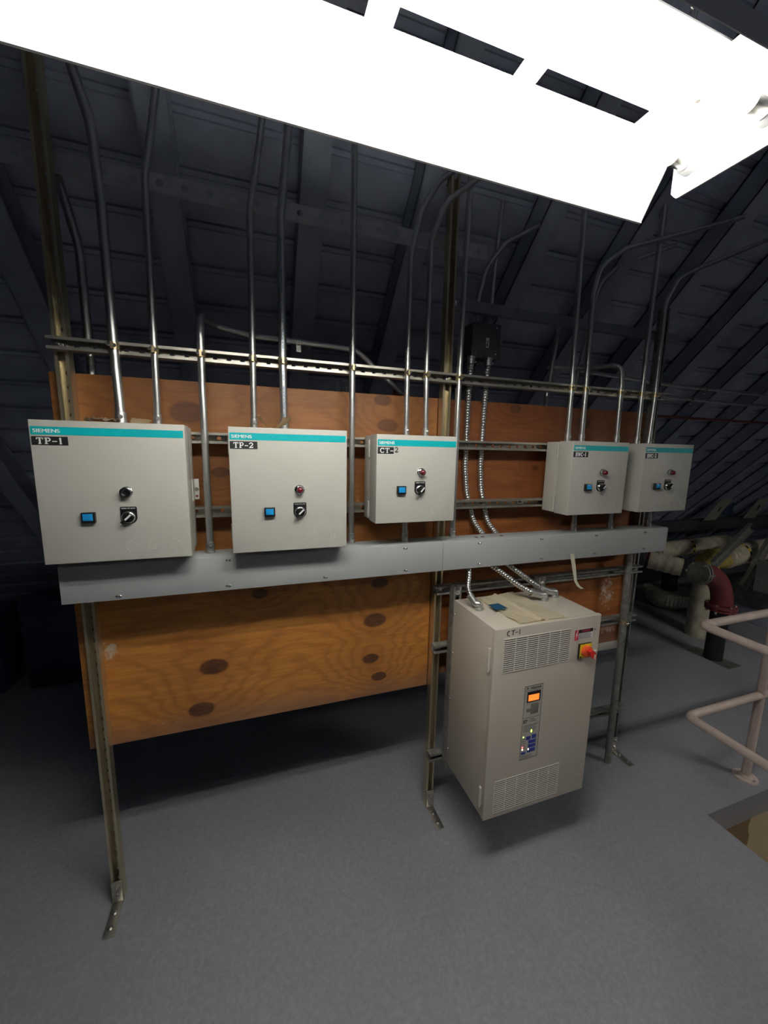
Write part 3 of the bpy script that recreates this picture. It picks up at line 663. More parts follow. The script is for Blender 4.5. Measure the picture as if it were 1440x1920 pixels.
conduit([(2.2465, YC, Zc), (2.244, YC, 2.27), (2.230, YC, 2.70), (2.265, YC, 2.84), (2.38, YC-.03, 2.925), (3.15, YC-.05, 3.20)], SM+.001, 'conduit rising from the middle of panel HWC-1 and bending right', clampz=ZR)
conduit([(2.4885, YC, Zc), (2.480, YC, 2.30), (2.468, YC, 2.395), (2.36, .14, 2.41), (2.20, .19, 2.41)], SM+.001, 'short hooked conduit rising from the right of panel HWC-1', R=.07, clampz=ZR)
conduit([(2.639, YC, Zc), (2.6345, YC, 2.26), (2.630, YC, 2.74), (2.633, YC, 3.25)], SM+.001, 'straight conduit rising from the left of panel HWC-2', clampz=ZR)
conduit([(2.729, YC, Zc), (2.735, YC, 2.26), (2.722, YC, 2.73), (2.800, YC, 2.865), (2.97, YC, 2.95), (3.47, YC, 3.17), (3.8, YC, 3.25)], SM+.001, 'conduit rising from the middle of panel HWC-2 and sweeping right', clampz=ZR)
# drops between panels and wireway
for x, lab in ((1.2585, 'short conduit stub between panel CT-2 and the wireway'), (2.22, 'short conduit stub at the left under panel HWC-1'),
               (2.472, 'short conduit stub at the right under panel HWC-1'), (2.765, 'short conduit stub under panel HWC-2')):
    conduit([(x, -.085, Zw), (x, -.085, 1.6405)], SM+.001, lab)
conduit([(2.705, -.0625, 0), (2.70, -.0625, .7), (2.675, -.0625, 1.3965)], .0195, 'mottled grey pipe from the wireway down to the floor right of the drive cabinet', R=.5, conn0=False, clampz=.948, pm='oldstrut')
conduit([(-.035, .12, 3.15), (.007, .12, 2.90), (.064, .12, 2.62), (.066, .12, 2.205), (.066, .12, .9)], BIG, 'conduit behind the leftmost post dropping behind the board', R=.4, conn0=False)
# rear conduits
conduit([(2.168, .15, 2.15), (2.222, .15, 2.60), (2.224, .15, 2.625)], SM, 'rear conduit just right of the HWC-1 left conduit, behind the rails', conn0=False)
conduit([(2.325, .15, 2.15), (2.395, .15, 2.45), (2.470, .15, 2.86), (2.60, .15, 2.98), (2.95, .10, 3.12)], SM, 'rear conduit between the HWC-1 conduits that bends right under the roof', R=.2, conn0=False)
conduit([(2.43, .20, 2.412), (3.16, .20, 2.385), (4.2, .20, 2.381), (7, .20, 2.38)], SM, 'upper of two bright horizontal conduits running off to the right', conn0=False)
conduit([(2.80, .20, 2.315), (3.18, .20, 2.307), (4.2, .20, 2.305), (7, .20, 2.30)], SM, 'lower of two bright horizontal conduits running off to the right', conn0=False)
conduit([(1.66, .088, 2.533), (1.680, .088, 2.68), (1.71, .088, 2.80), (1.81, .088, 2.93), (2.10, .088, 3.10)], SM, 'conduit rising from the left of the junction box and bending right', R=.2, conn0=True)
conduit([(1.745, .088, 2.533), (1.764, .105, 2.75), (1.785, .118, 2.95), (1.80, .118, 3.12)], SM, 'straight conduit rising from the right of the junction box', conn0=True)
bm = BM(); sweep(bm, [(2.9, .20, 2.185), (8.5, .20, 2.19)], .0085, 12); tag(obj('sprinkler_pipe', bm, M['redpipe']), 'thin dark red pipe running right behind panel HWC-2', 'pipe')
# conduit straps on the rafter and horizontal conduits
for x, y, z, lab, wi in ((.83, .15, 2.390, 'pipe strap holding the offset conduit to a rafter above TP-2', .02), (3.52, .20, 2.383, 'pipe strap on the upper bright horizontal conduit', .02), (3.40, .20, 2.306, 'pipe strap on the lower bright horizontal conduit', .02)):
    t = thing('pipe_strap', (x, y, z-.05), lab, 'pipe strap', 'pipe straps')
    bm = BM(); lathe(bm, (x-wi/2, y, z), (1, 0, 0), [(0, SM+.0012), (0, SM+.0035), (wi, SM+.0035), (wi, SM+.0012)], 20); bx(bm, x-wi/2, x+wi/2, y-.003, y+.001, z-.042, z-.012); obj('band', bm, M['hardware'], t)
    bm = BM(); bolt(bm, (x, y-.003, z-.031), (0, -1, 0), .005, .004); obj('screw', bm, M['hardware'], t)

# ------------------------------------------------------------------ junction box and flexible conduits
t = thing('junction_box', (1.697, .06, 2.375), 'dark grey square junction box with a small white sticker above the boards', 'junction box')
bm = BM(); bx(bm, 1.622, 1.772, .032, .112, 2.378, 2.532, .002); obj('body', bm, M['jbox'], t, 30)
bm = BM(); bx(bm, 1.619, 1.775, .029, .032, 2.375, 2.535, .001); cv = obj('cover', bm, M['jbox'], t, 30)
for (sx, sz) in ((1.750, 2.518), (1.640, 2.392), (1.752, 2.40)):
    bm = BM(); lathe(bm, (sx, .029, sz), (0, -1, 0), [(0, .004), (.0015, .004), (.002, 0)], 10); obj('screw', bm, M['hardware'], cv)
bm = BM(); bx(bm, 1.695, 1.712, .0282, .0292, 2.425, 2.470); st = obj('sticker', bm, M['white'], t, 0); st['label'] = 'small white sticker with two dark marks'
bm = BM(); bx(bm, 1.699, 1.705, .0278, .0284, 2.430, 2.446); bx(bm, 1.7, 1.7065, .0278, .0284, 2.450, 2.456); obj('print', bm, M['ink'], st, 0)

def flex(path, r, lab, ends=(True, True), elbow=False, down=True):
    P = fillet(path, .25, 12); P = resample(P, .0032); p0 = P[0]
    t = thing('flexible_conduit', tuple(p0), lab, 'flexible conduit', 'armored flexible conduits')
    prof = (1.0, .96, .80, .96); obj('armor', sweep(BM(), P, r, 14, rad=lambda k: r*prof[k % 4]), M['armor'], t, 70)
    if ends[0]:
        d = (P[6]-P[0]).normalized(); bm = BM(); lathe(bm, p0-d*.004, d, [(0, r*1.3), (.008, r*1.3), (.009, r*1.18), (.034, r*1.18)], 18)
        bolt(bm, p0+d*.02+Vector((1, -.3, 0)).normalized()*r*1.1, (1, -.3, 0), .005, .005); obj('connector', bm, M['cast'], t)
    if elbow:
        e = P[-1]; d = (P[-1]-P[-8]).normalized(); bm = BM(); bb = Vector((elbow[0], elbow[1], 1.2235))
        pts = fillet([e-d*.03, e+d*.012, Vector((bb.x, bb.y, e.z-.006)), bb+Vector((0, 0, .012)), bb], .02, 6)
        sweep(bm, pts, r*1.22, 16); lathe(bm, bb-Vector((0, 0, .001)), (0, 0, 1), [(0, r*1.55), (.010, r*1.55), (.012, r*1.3)], 18)
        lathe(bm, e-d*.035, d, [(0, r*1.1), (0, r*1.38), (.012, r*1.38), (.012, r*1.1)], 18)
        n_ = d.cross(Vector((0, 0, 1))).normalized(); bolt(bm, e-d*.029+n_*r*1.3, n_, .0045, .006); obj('elbow_connector', bm, M['cast'], t)
    return t
FR = .0155
flex([(1.617, .0235, 2.372), (1.611, .0235, 2.20), (1.612, .0235, 1.86), (1.626, .0235, 1.74), (1.672, .014, 1.58), (1.690, -.05, 1.531)], FR, 'left of two armored flexible conduits dropping from the junction box behind the rails')
flex([(1.711, .0235, 2.372), (1.703, .0235, 2.20), (1.699, .0235, 1.86), (1.712, .0235, 1.74), (1.752, .014, 1.58), (1.766, -.05, 1.531)], FR, 'right of two armored flexible conduits dropping from the junction box behind the rails')
flex([(1.588, -.10, 1.396), (1.572, -.135, 1.355), (1.548, -.165, 1.31), (1.552, -.195, 1.272), (1.560, -.206, 1.258)], .0125, 'short flexible conduit entering the left of the drive cabinet top', ends=(False, False), elbow=(1.578, -.222))
flex([(1.700, -.09, 1.396), (1.760, -.125, 1.352), (1.83, -.17, 1.295), (1.890, -.198, 1.262), (1.915, -.205, 1.256)], .0145, 'middle flexible conduit arching down to the drive cabinet top beside the paper', ends=(False, False), elbow=(1.955, -.207))
flex([(1.795, -.08, 1.396), (1.845, -.105, 1.358), (1.92, -.145, 1.30), (1.975, -.175, 1.262), (1.995, -.18, 1.256)], .0145, 'rightmost flexible conduit arching down to the drive cabinet top', ends=(False, False), elbow=(2.037, -.187))

# ------------------------------------------------------------------ drive cabinet
DX0, DX1, DZ0, DZ1, DY = 1.530, 2.084, .334, 1.222, -.425
t = thing('drive_cabinet', ((DX0+DX1)/2, -.25, DZ0), 'tall beige drive cabinet marked CT-1 with vent grilles and a lit keypad', 'drive cabinet')
bm = BM(); bx(bm, DX0, DX1-.004, -.404, -.0825, DZ0+.002, DZ1, .0015); obj('body', bm, M['drive'], t, 30)
bm = BM(); bx(bm, DX0-.003, DX1, DY, -.4055, DZ0, DZ1+.003, .0025, 3); door = obj('door', bm, M['drive'], t, 30)
def grille(x0, x1, z0, z1, cols, rows):
    bm = BM(); bx(bm, x0, x1, DY-.0004, DY, z0, z1); g = obj('vent_grille', bm, M['slot'], t, 0); g['label'] = 'vent grille with dark slots'
    bm = BM(); cw = (x1-x0)/cols; rh = (z1-z0)/rows
    for c in range(cols+1): bx(bm, x0+c*cw-.002, x0+c*cw+.002, DY-.0014, DY-.0004, z0, z1)
    for r in range(rows+1): bx(bm, x0, x1, DY-.0022, DY-.0004, z0+r*rh-rh*.24, z0+r*rh+rh*.24)
    obj('slats', bm, M['drivelight'], g, 0)
grille(1.572, 1.918, 1.030, 1.178, 6, 16); grille(1.575, 1.924, .361, .516, 6, 16)
# keypad panel
bm = BM(); bx(bm, 1.695, 1.790, DY-.0012, DY, .592, .946); kp = obj('keypad_panel', bm, mat('keypad_overlay', (.52, .49, .43), .45), t, 0); kp['label'] = 'grey keypad overlay with a lit orange display'
bm = BM()
for a in ((1.695, 1.790, .944, .946), (1.695, 1.790, .592, .5935), (1.695, 1.6965, .592, .946), (1.7885, 1.790, .592, .946), (1.699, 1.786, .921, .922), (1.699, 1.786, .792, .793), (1.699, 1.786, .757, .7576)): bx(bm, a[0], a[1], DY-.0017, DY-.0012, a[2], a[3])
text_bm(bm, 'YASKAWA', 1.724, 1.782, .927, .938, DY-.0012, .0004, .02); text_bm(bm, 'E7', 1.701, 1.722, .768, .784, DY-.0012, .0004, .03)
poly_prism(bm, [(1.704, .937), (1.715, .937), (1.7085, .928)], DY-.0017, DY-.0012)
text_bm(bm, 'DRIVE', 1.737, 1.757, .780, .786, DY-.0012, .0003); text_bm(bm, 'BYPASS', 1.737, 1.768, .770, .776, DY-.0012, .0003)
obj('print', bm, M['ink'], kp, 0)
bm = BM()
for k in range(6): bx(bm, 1.703+.004*(k % 2), 1.775-.006*(k % 3), DY-.0016, DY-.0012, .753-k*.0055, .7547-k*.0055)
for k in range(5): bx(bm, 1.701, 1.722-.003*(k % 2), DY-.0016, DY-.0012, .69-k*.011, .6925-k*.011)
for k in range(3): bx(bm, 1.703, 1.76, DY-.0016, DY-.0012, .598+k*.005, .5995+k*.005)
tag(obj('small_print', bm, M['greyink'], kp, 0), kind='stuff')
bm = BM(); bx(bm, 1.7095, 1.779, DY-.0035, DY-.0012, .868, .917, .0008); dp = obj('display_bezel', bm, M['black'], kp, 30)
bm = BM(); bx(bm, 1.7155, 1.771, DY-.0040, DY-.0035, .874, .903); o = obj('display', bm, M['display'], kp, 0); o['label'] = 'lit orange display'
bm = BM(); bx(bm, 1.7335, 1.774, DY-.0024, DY-.0012, .808, .858, .0006); bx(bm, 1.7115, 1.735, DY-.0024, DY-.0012, .822, .836, .0006); obj('key_block', bm, mat('grey_keys', (.20, .19, .17), .5), kp, 30)
for (a, b_, c, d) in ((1.723, 1.746, .683, .701), (1.752, 1.776, .685, .705), (1.736, 1.776, .664, .680), (1.736, 1.776, .643, .660), (1.733, 1.776, .620, .639), (1.701, 1.726, .616, .628)):
    bm = BM(); bx(bm, a, b_, DY-.002, DY-.0012, c, d, .0004); obj('key', bm, M['keyblue'], kp, 30)
for (x, z, mm_) in ((1.7475, .728, 'ledgreen'), (1.7475, .721, 'ledgreen'), (1.707, .702, 'ledgreen'), (1.706, .652, 'ledred'), (1.7065, .641, 'ledwhite'), (1.738, .636, 'ledwhite')):
    bm = BM(); lathe(bm, (x, DY-.0012, z), (0, -1, 0), [(0, .0034), (.0015, .003), (.0025, 0)], 12); obj('indicator_led', bm, M[mm_], kp)
# danger label
bm = BM(); bx(bm, 1.940, 2.041, DY-.0005, DY, 1.119, 1.167); lb = obj('warning_label', bm, M['white'], t, 0); lb['label'] = 'white danger label with red side and black header'
bm = BM(); bx(bm, 1.940, 1.961, DY-.0009, DY-.0005, 1.119, 1.167); obj('red_panel', bm, M['labelred'], lb, 0)
bm = BM(); bx(bm, 1.961, 2.041, DY-.0009, DY-.0005, 1.150, 1.167); obj('black_header', bm, M['blackmatte'], lb, 0)
bm = BM(); text_bm(bm, 'DANGER', 1.978, 2.028, 1.1535, 1.1635, DY-.0009, .0003, .02); obj('header_lettering', bm, M['labelred'], lb, 0)
bm = BM(); poly_prism(bm, [(1.953, 1.163), (1.945, 1.143), (1.950, 1.143), (1.947, 1.125), (1.957, 1.147), (1.952, 1.147), (1.957, 1.163)], DY-.0013, DY-.0009); obj('bolt_symbol', bm, M['white'], lb, 0)
bm = BM()
for k in range(6): bx(bm, 1.964, 2.036-.004*(k % 3), DY-.0008, DY-.0005, 1.1225+k*.0045, 1.1245+k*.0045)
tag(obj('small_print', bm, M['greyink'], lb, 0), kind='stuff')
# disconnect switch
bm = BM(); bx(bm, 1.966, 2.036, DY-.008, DY, 1.032, 1.100, .001); ds = obj('disconnect_switch', bm, M['black'], t, 30); ds['label'] = 'red and yellow rotary disconnect switch'
bm = BM(); bx(bm, 1.969, 2.035, DY-.010, DY-.008, 1.034, 1.099, .0008); obj('yellow_plate', bm, M['yellow'], ds, 30)
bm = BM(); lathe(bm, (2.003, DY-.010, 1.067), (0, -1, 0), [(0, .027), (.012, .0265), (.014, .024)], 28); obj('orange_rotor', bm, M['orange'], ds)
bm = BM(); poly_prism(bm, [(1.992, 1.078), (2.008, 1.084), (2.028, 1.068), (2.034, 1.046), (2.024, 1.036), (2.004, 1.052)], DY-.042, DY-.024); hb = obj('handle', bm, M['red'], ds, 0)
bm = BM(); bx(bm, 2.017, 2.027, DY-.0435, DY-.042, 1.042, 1.062); obj('handle_mark', bm, mat('cream_mark', (.8, .7, .5), .5), ds, 0)
bm = BM(); cyl(bm, (1.975, DY-.010, 1.040), (1.975, DY-.0105, 1.040), .0045); obj('plate_mark', bm, M['ink'], ds)
bm = BM(); bx(bm, 2.024, 2.040, DY-.036, DY-.028, 1.070, 1.076, .001); obj('lock_tab', bm, M['drivelight'], ds, 30)
# handwriting, hinges, screws
bm = BM(); zz0, zz1 = 1.191, 1.213
strokes(bm, [(arc(.62, .5, .5, .46, 60, 300, 14), .15)], 1.583, 1.597, zz0, zz1, DY); strokes(bm, [([(0, .93), (1, 1.0)], .15), ([(.5, .95), (.42, .05)], .15)], 1.604, 1.622, zz0, zz1, DY)
strokes(bm, [([(0, .5), (1, .55)], .15)], 1.624, 1.636, zz0, zz1, DY); strokes(bm, [([(.5, 0), (.5, 1)], .15)], 1.640, 1.650, zz0, zz1, DY)
o = obj('handwriting', bm, M['ink'], t, 0); o['label'] = 'black marker handwriting CT-1'
for z0, z1 in ((1.030, 1.133), (.385, .478)):
    bm = BM(); cyl(bm, (DX0-.006, -.397, z0), (DX0-.006, -.397, z1), .0052, n=12); cyl(bm, (DX0-.006, -.397, z0-.006), (DX0-.006, -.397, z0), .004, n=10); bx(bm, DX0-.003, DX0+.001, -.402, -.384, z0+.005, z1-.002); obj('hinge', bm, M['drivelight'], t)
for p in ((DX0, -.090, 1.150), (DX0, -.090, .95), (DX0, -.090, .70), (DX0, -.090, .42)):
    bm = BM(); lathe(bm, p, (-1, 0, 0), [(0, .006), (.003, .005), (.0045, 0)], 12); obj('side_screw', bm, M['hardware'], t)
for x, z in ((2.050, .420), (2.053, 1.160)):
    bm = BM(); lathe(bm, (x, DY, z), (0, -1, 0), [(0, .006), (.002, .0055), (.003, 0)], 14); obj('door_lock', bm, M['cast'], t)
for x, z in ((2.053, 1.187), (2.052, 1.137)):
    bm = BM(); cyl(bm, (x, DY-.0003, z), (x, DY-.001, z), .0028, n=10); obj('screw', bm, M['cast'], t)

# papers, tapes, cardboard
def sheet(name, corners, n, amp, fscale, material, lab, cat, folds=(), curl=0, seed=0, parent=None):
    A, B, C_, D = [Vector(c) for c in corners]; bm = BM(); G = []
    for i in range(n+1):
        row = []
        for j in range(n+1):
            u, v = i/n, j/n; p = A.lerp(B, u).lerp(D.lerp(C_, u), v)
            h = amp*(.5+.5*mnoise.noise(Vector((u*fscale+seed, v*fscale, seed*1.7)))+.25*mnoise.noise(Vector((u*fscale*3, v*fscale*3+seed, 2))))
            for fu, fh, fwid in folds: h += fh*math.exp(-((u-fu)/fwid)**2)
            h += curl*(2*u-1)**2
            jit = Vector((mnoise.noise(Vector((v*6, seed, 5))), mnoise.noise(Vector((u*6, seed, 9))), 0))*.006*(1 if (i in (0, n) or j in (0, n)) else 0)
            row.append(bm.verts.new(p+Vector((0, 0, max(.0004, h)))+jit))
        G.append(row)
    for i in range(n):
        for j in range(n): bm.faces.new((G[i][j], G[i+1][j], G[i+1][j+1], G[i][j+1]))
    bmesh.ops.solidify(bm, geom=bm.faces[:], thickness=.0005)
    o = obj(name, bm, material, parent, 60)
    return tag(o, lab, cat) if parent is None else o
pt = sheet('paper_sheet', [(1.655, -.408, DZ1+.002), (1.895, -.413, DZ1+.002), (1.865, -.085, DZ1+.002), (1.640, -.110, DZ1+.002)], 44, .011, 5, M['paper'], 'crumpled cream paper sheet taped on top of the drive cabinet', 'paper', folds=((.48, .010, .05),), seed=3)
bt = sheet('blue_tape', [(1.632, -.275, 1.237), (1.690, -.280, 1.240), (1.684, -.218, 1.240), (1.630, -.214, 1.237)], 6, .0006, 3, M['bluetape'], 'front blue tape patch on the left edge of the paper', 'tape')
bt['group'] = 'blue tape patches on the paper'
bt = sheet('blue_tape', [(1.735, -.094, 1.240), (1.790, -.09, 1.240), (1.785, -.074, 1.232), (1.73, -.078, 1.232)], 6, .001, 3, M['bluetape'], 'rear blue tape patch at the back edge of the paper', 'tape')
bt['group'] = 'blue tape patches on the paper'
bm = BM(); pts = [(2.164, -.1475, 1.425), (2.186, -.150, 1.34), (2.196, -.156, 1.28), (2.214, -.160, 1.252), (2.235, -.166, 1.237)]; ws = (.026, .024, .018, .018, .020)
for (a, wa), (b_, wb) in zip(zip(pts, ws), zip(pts[1:], ws[1:])):
    V = [bm.verts.new(Vector(p)+Vector((s*w_/2, 0, 0))) for p, w_ in ((a, wa), (b_, wb)) for s in (-1, 1)]; bm.faces.new((V[0], V[1], V[3], V[2]))
bmesh.ops.remove_doubles(bm, verts=bm.verts[:], dist=.0002); bmesh.ops.solidify(bm, geom=bm.faces[:], thickness=.0006)
tag(obj('masking_tape', bm, M['tape'], smooth=60), 'torn strip of cream masking tape hanging from the right wireway section', 'tape')
c1 = sheet('cardboard_scrap', [(.245, -.16, 2.001), (.300, -.17, 2.001), (.300, -.105, 2.016), (.240, -.105, 2.022)], 10, .003, 2, M['card'], 'tan cardboard scrap between the conduits on top of TP-1', 'cardboard')
c1 = sheet('packing_paper', [(.12, -.16, 2.001), (.215, -.16, 2.001), (.20, -.09, 2.003), (.11, -.10, 2.003)], 24, .020, 7, M['debris'], 'crumpled brown packing paper on top of TP-1 left of the thick conduit', 'paper', seed=8)
c1 = sheet('cardboard_scrap', [(.655, -.17, 2.001), (.735, -.17, 2.001), (.770, -.115, 2.004), (.640, -.115, 2.004)], 20, .002, 2, M['card'], 'curled tan cardboard scrap with raised ends on top of TP-2', 'cardboard', curl=.042)

# sprinkler head with wire guard and red tag behind the board
t = thing('fire_sprinkler', (1.06, .22, 2.12), 'small red sprinkler head in a wire guard above the boards between TP-2 and CT-2', 'sprinkler')
bm = BM(); cyl(bm, (1.06, .22, 1.95), (1.06, .22, 2.20), .016, n=14); obj('riser', bm, M['redpipe'], t)
bm = BM(); cx, cy = 1.06, .22
for k in range(8):
    a = 2*math.pi*k/8; sweep(bm, [(cx+.045*math.cos(a), cy+.045*math.sin(a), 2.20), (cx+.05*math.cos(a), cy+.05*math.sin(a), 2.25), (cx+.018*math.cos(a), cy+.018*math.sin(a), 2.262)], .0016, 6)
torus(bm, (cx, cy, 2.20), (0, 0, 1), .045, .0018, 20, 6); torus(bm, (cx, cy, 2.262), (0, 0, 1), .018, .0016, 16, 6); torus(bm, (cx, cy, 2.245), (0, 0, 1), .049, .0016, 20, 6); obj('wire_guard', bm, M['chrome'], t)
bm = BM(); lathe(bm, (cx, cy, 2.20), (0, 0, 1), [(0, .014), (.012, .010), (.03, .006), (.034, .018), (.036, 0)], 14); obj('head', bm, M['hardware'], t)
bm = BM(); poly_prism(bm, [(1.285, 2.15), (1.335, 2.15), (1.33, 2.21), (1.318, 2.222), (1.305, 2.255), (1.295, 2.235)], .20, .205); tag(obj('red_tag', bm, mat('red_tag_plastic', (.4, .03, .07), .5), smooth=0), 'small pointed red tag sticking up behind the board left of the CT-2 conduits', 'tag')

# ------------------------------------------------------------------ fluorescent fixture
FX0, FX1 = .275, 1.565
def fixture(dx, dy, lab, grp, dz=0., tubes=(-.962, -1.098), glow='tube'):
    t = thing('fluorescent_fixture', (.92+dx, -1.03+dy, 2.47+dz), lab, 'light fixture', grp)
    def sh(bm):
        for v in bm.verts: v.co.x += dx; v.co.y += dy; v.co.z += dz
        return bm
    # far wing (towards the rack)
    wing = [(-.845, 2.508), (-.866, 2.545), (-.888, 2.580), (-.905, 2.612), (-.916, 2.640)]
    bm = BM(); extr_x(bm, thick_line(wing, .0014), FX0, FX1); bx(bm, FX0, FX1, -.8475, -.8420, 2.5060, 2.5078); o = obj('reflector_wing', sh(bm), M['reflector'], t, 30)
    wing2 = [(-1.215, 2.508), (-1.194, 2.545), (-1.172, 2.580), (-1.155, 2.612), (-1.144, 2.640)]
    bm = BM(); extr_x(bm, thick_line(wing2, .0014), FX0, FX1); obj('reflector_wing', sh(bm), M['reflector'], t, 30)
    # top pan with slots on both sides
    for s in (-1, 1):
        bm = BM(); y0, y1 = (-.916, -.962) if s > 0 else (-1.098, -1.144); lo, hi = min(y0, y1), max(y0, y1); xs = FX0
        for a, b_ in ((.33, .55), (.60, .82), (.87, 1.115), (1.165, 1.43)):
            bx(bm, xs, a, lo, hi, 2.6395, 2.641); xs = b_
        bx(bm, xs, FX1, lo, hi, 2.6395, 2.641); bx(bm, FX0, FX1, lo, lo+.002, 2.639, 2.6415); bx(bm, FX0, FX1, hi-.002, hi, 2.639, 2.6415)
        obj('slotted_flange', sh(bm), M['reflector'], t, 0)
    prof = [(-.962, 2.641), (-.966, 2.628), (-.975, 2.622), (-1.085, 2.622), (-1.094, 2.628), (-1.098, 2.641), (-1.092, 2.655), (-.968, 2.655)]
    bm = BM(); extr_x(bm, prof, FX0, 1.119); obj('channel_cover', sh(bm), M['reflector'], t, 30)
    bm = BM(); extr_x(bm, prof, 1.125, 1.557); obj('channel_cover', sh(bm), M['reflector'], t, 30)
    bm = BM(); bx(bm, 1.119, 1.125, -1.085, -.975, 2.624, 2.652); obj('cover_joint', sh(bm), M['fixtgrey'], t, 0)
    bm = BM(); torus(bm, (1.475, -1.02, 2.6218), (0, 0, 1), .030, .0022, 32, 8); torus(bm, (1.475, -1.02, 2.6218), (0, 0, 1), .022, .0014, 32, 8); ko = obj('knockout', sh(bm), M['fixtgrey'], t)
    bm = BM(); cyl(bm, (1.475, -1.02, 2.6218), (1.475, -1.02, 2.6208), .0042, n=12); obj('knockout_hole', sh(bm), M['slot'], ko)
    for s, xe in ((1, 1.558), (-1, FX0-.004)):
        bm = BM(); ol = [(-.930, 2.518), (-.922, 2.528), (-.922, 2.645), (-1.138, 2.645), (-1.138, 2.528), (-1.130, 2.518), (-1.124, 2.512), (-.936, 2.512)]
        extr_x(bm, ol, xe, xe+.004); bx(bm, xe-(.03 if s > 0 else -.004), xe+(0 if s > 0 else .034), -1.09, -.965, 2.606, 2.6175); obj('end_plate', sh(bm), M['reflector'], t, 30)
    for y in tubes:
        bm = BM(); sweep(bm, [(.335, y, 2.570), (1.497, y, 2.570)], .0185, 12); tb = obj('tube', sh(bm), M[glow], t); tb['label'] = 'glowing white fluorescent tube'
        for xe, s in ((1.497, 1), (.335, -1)):
            bm = BM(); lathe(bm, (xe, y, 2.570), (s, 0, 0), [(0, .0186), (.040, .0186), (.043, .016)], 20); obj('end_cap', sh(bm), M['hardware'], tb)
            bm = BM(); lathe(bm, (xe+s*.043, y, 2.570), (s, 0, 0), [(0, .020), (.004, .024), (.017, .024)], 20); obj('socket', sh(bm), M['fixtgrey'], t)
    # hanging chains run up to the roof
    for x in (.42, 1.42):
        bm = BM(); yy = -1.03+dy; zt = min(RZ-RD*yy, RZ-RD*(2*ytop-yy))-.03
        z = 2.66+dz; k = 0
        while z < zt:
            c = Vector((x+dx, yy, z+.018)); a = Vector((1, 0, 0)) if k % 2 else Vector((0, 1, 0)); pts = []
            for j in range(13):
                an = 2*math.pi*j/12; pts.append(c+a*.008*math.cos(an)+Vector((0, 0, .017*math.sin(an))))
            sweep(bm, pts, .0018, 6); z += .029; k += 1
        obj('hanging_chain', bm, M['hardware'], t)
    return t
fixture(0, 0, 'white two-tube fluorescent fixture glowing above the control panels', 'two-tube fluorescent fixtures')
fixture(0.3, -3.2, 'white one-tube fluorescent fixture added unseen behind the camera as fill light', 'two-tube fluorescent fixtures', -.2, (-.962,), 'filltube')  # unseen lamp added for frontal fill and highlights on the metal
fixture(3.9, -1.3, 'white two-tube fluorescent fixture above the stair opening at the right', 'two-tube fluorescent fixtures', glow='brighttube')

# ------------------------------------------------------------------ guard rail round the stair opening
t = thing('guard_rail', (3.42, -.41, 0), 'beige painted pipe guard rail round the stair opening', 'railing')
for z, r, nm in ((1.07, .0215, 'top_rail'), (.55, .0215, 'middle_rail')):
    bm = BM(); P = fillet([(4.62, -.41, z), (2.785, -.41, z), (2.70, -.735, z), (2.70, -3.1, z)] if 0 else [(4.62, -.41, z), (2.80, -.41, z), (2.735, -3.1, z)], .045, 10); sweep(bm, P, r, 18); obj(nm, bm, M['rail'], t)
for x, y in ((3.42, -.41), (4.6, -.41), (2.745, -2.5)):
    bm = BM(); cyl(bm, (x, y, .006), (x, y, 1.065), .0225, n=18); torus(bm, (x, y, .55), (0, 0, 1), .0225, .003); obj('post', bm, M['rail'], t)
    bm = BM(); lathe(bm, (x, y, 0), (0, 0, 1), [(0, .062), (.008, .060), (.010, .034), (.022, .028), (.024, .0235)], 24); fl = obj('base_flange', bm, M['rail'], t)
    for k in range(3):
        a = 2*math.pi*k/3+.5; bm = BM(); bolt(bm, (x+.047*math.cos(a), y+.047*math.sin(a), .008), (0, 0, 1), .006, .006); obj('bolt', bm, M['cast'], fl)

# ------------------------------------------------------------------ pipes at the right, in the distance
def dashes(t, x, y, z, R):
    bm = BM(); lathe(bm, (x-.017, y, z), (1, 0, 0), [(0, R+.001), (.034, R+.001)], 24); bd = obj('yellow_band', bm, M['yellow'], t)
    for k in range(10):
        a = 2*math.pi*k/10+.3; c = Vector((x, y+R*math.cos(a), z+R*math.sin(a))); bm = BM(); tv = Vector((0, -math.sin(a), math.cos(a))); nv = Vector((0, math.cos(a), math.sin(a)))
        V = [bm.verts.new(c+Vector((sx*.012, 0, 0))+tv*sy*R*.16+nv*h) for h in (-.004, .003) for sx in (-1, 1) for sy in (-1, 1)]
        for f in ((0, 1, 3, 2), (4, 6, 7, 5), (0, 4, 5, 1), (2, 3, 7, 6), (0, 2, 6, 4), (1, 5, 7, 3)): bm.faces.new([V[q] for q in f])
        obj('black_dash', bm, M['ink'], bd, 0)
t = thing('insulated_pipe', (5.2, 1.35, .78), 'left white insulated pipe with a yellow and black dashed band', 'insulated pipe')
bm = BM(); sweep(bm, [(4.86, 1.33, .885), (6.1, 1.36, .905)], .092, 22); obj('jacket', bm, M['insul'], t)
dashes(t, 5.38, 1.343, .893, .092)
bm = BM(); lathe(bm, (4.78, 1.33, .885), (1, 0, 0), [(0, .08), (.01, .102), (.04, .102), (.045, .082), (.06, .082), (.065, .102), (.10, .102), (.105, .09)], 22); obj('end_collar', bm, M['insul'], t)
t = thing('pipe_flange_elbow', (4.6, 1.33, 0), 'dark red flanged pipe fitting below the right end of the wireway', 'pipe fitting')
bm = BM(); sweep(bm, fillet([(4.77, 1.33, .885), (4.50, 1.33, .88), (4.47, 1.35, .70)], .14), .068, 18); obj('elbow', bm, M['redpipe'], t)
bm = BM(); lathe(bm, (4.66, 1.33, .883), (1, 0, 0), [(0, .095), (.024, .095)], 22); obj('flange', bm, M['redpipe'], t)
bm = BM(); cyl(bm, (4.47, 1.35, 0), (4.47, 1.35, .72), .062, n=16); obj('drop_pipe', bm, M['blackpipe'], t)
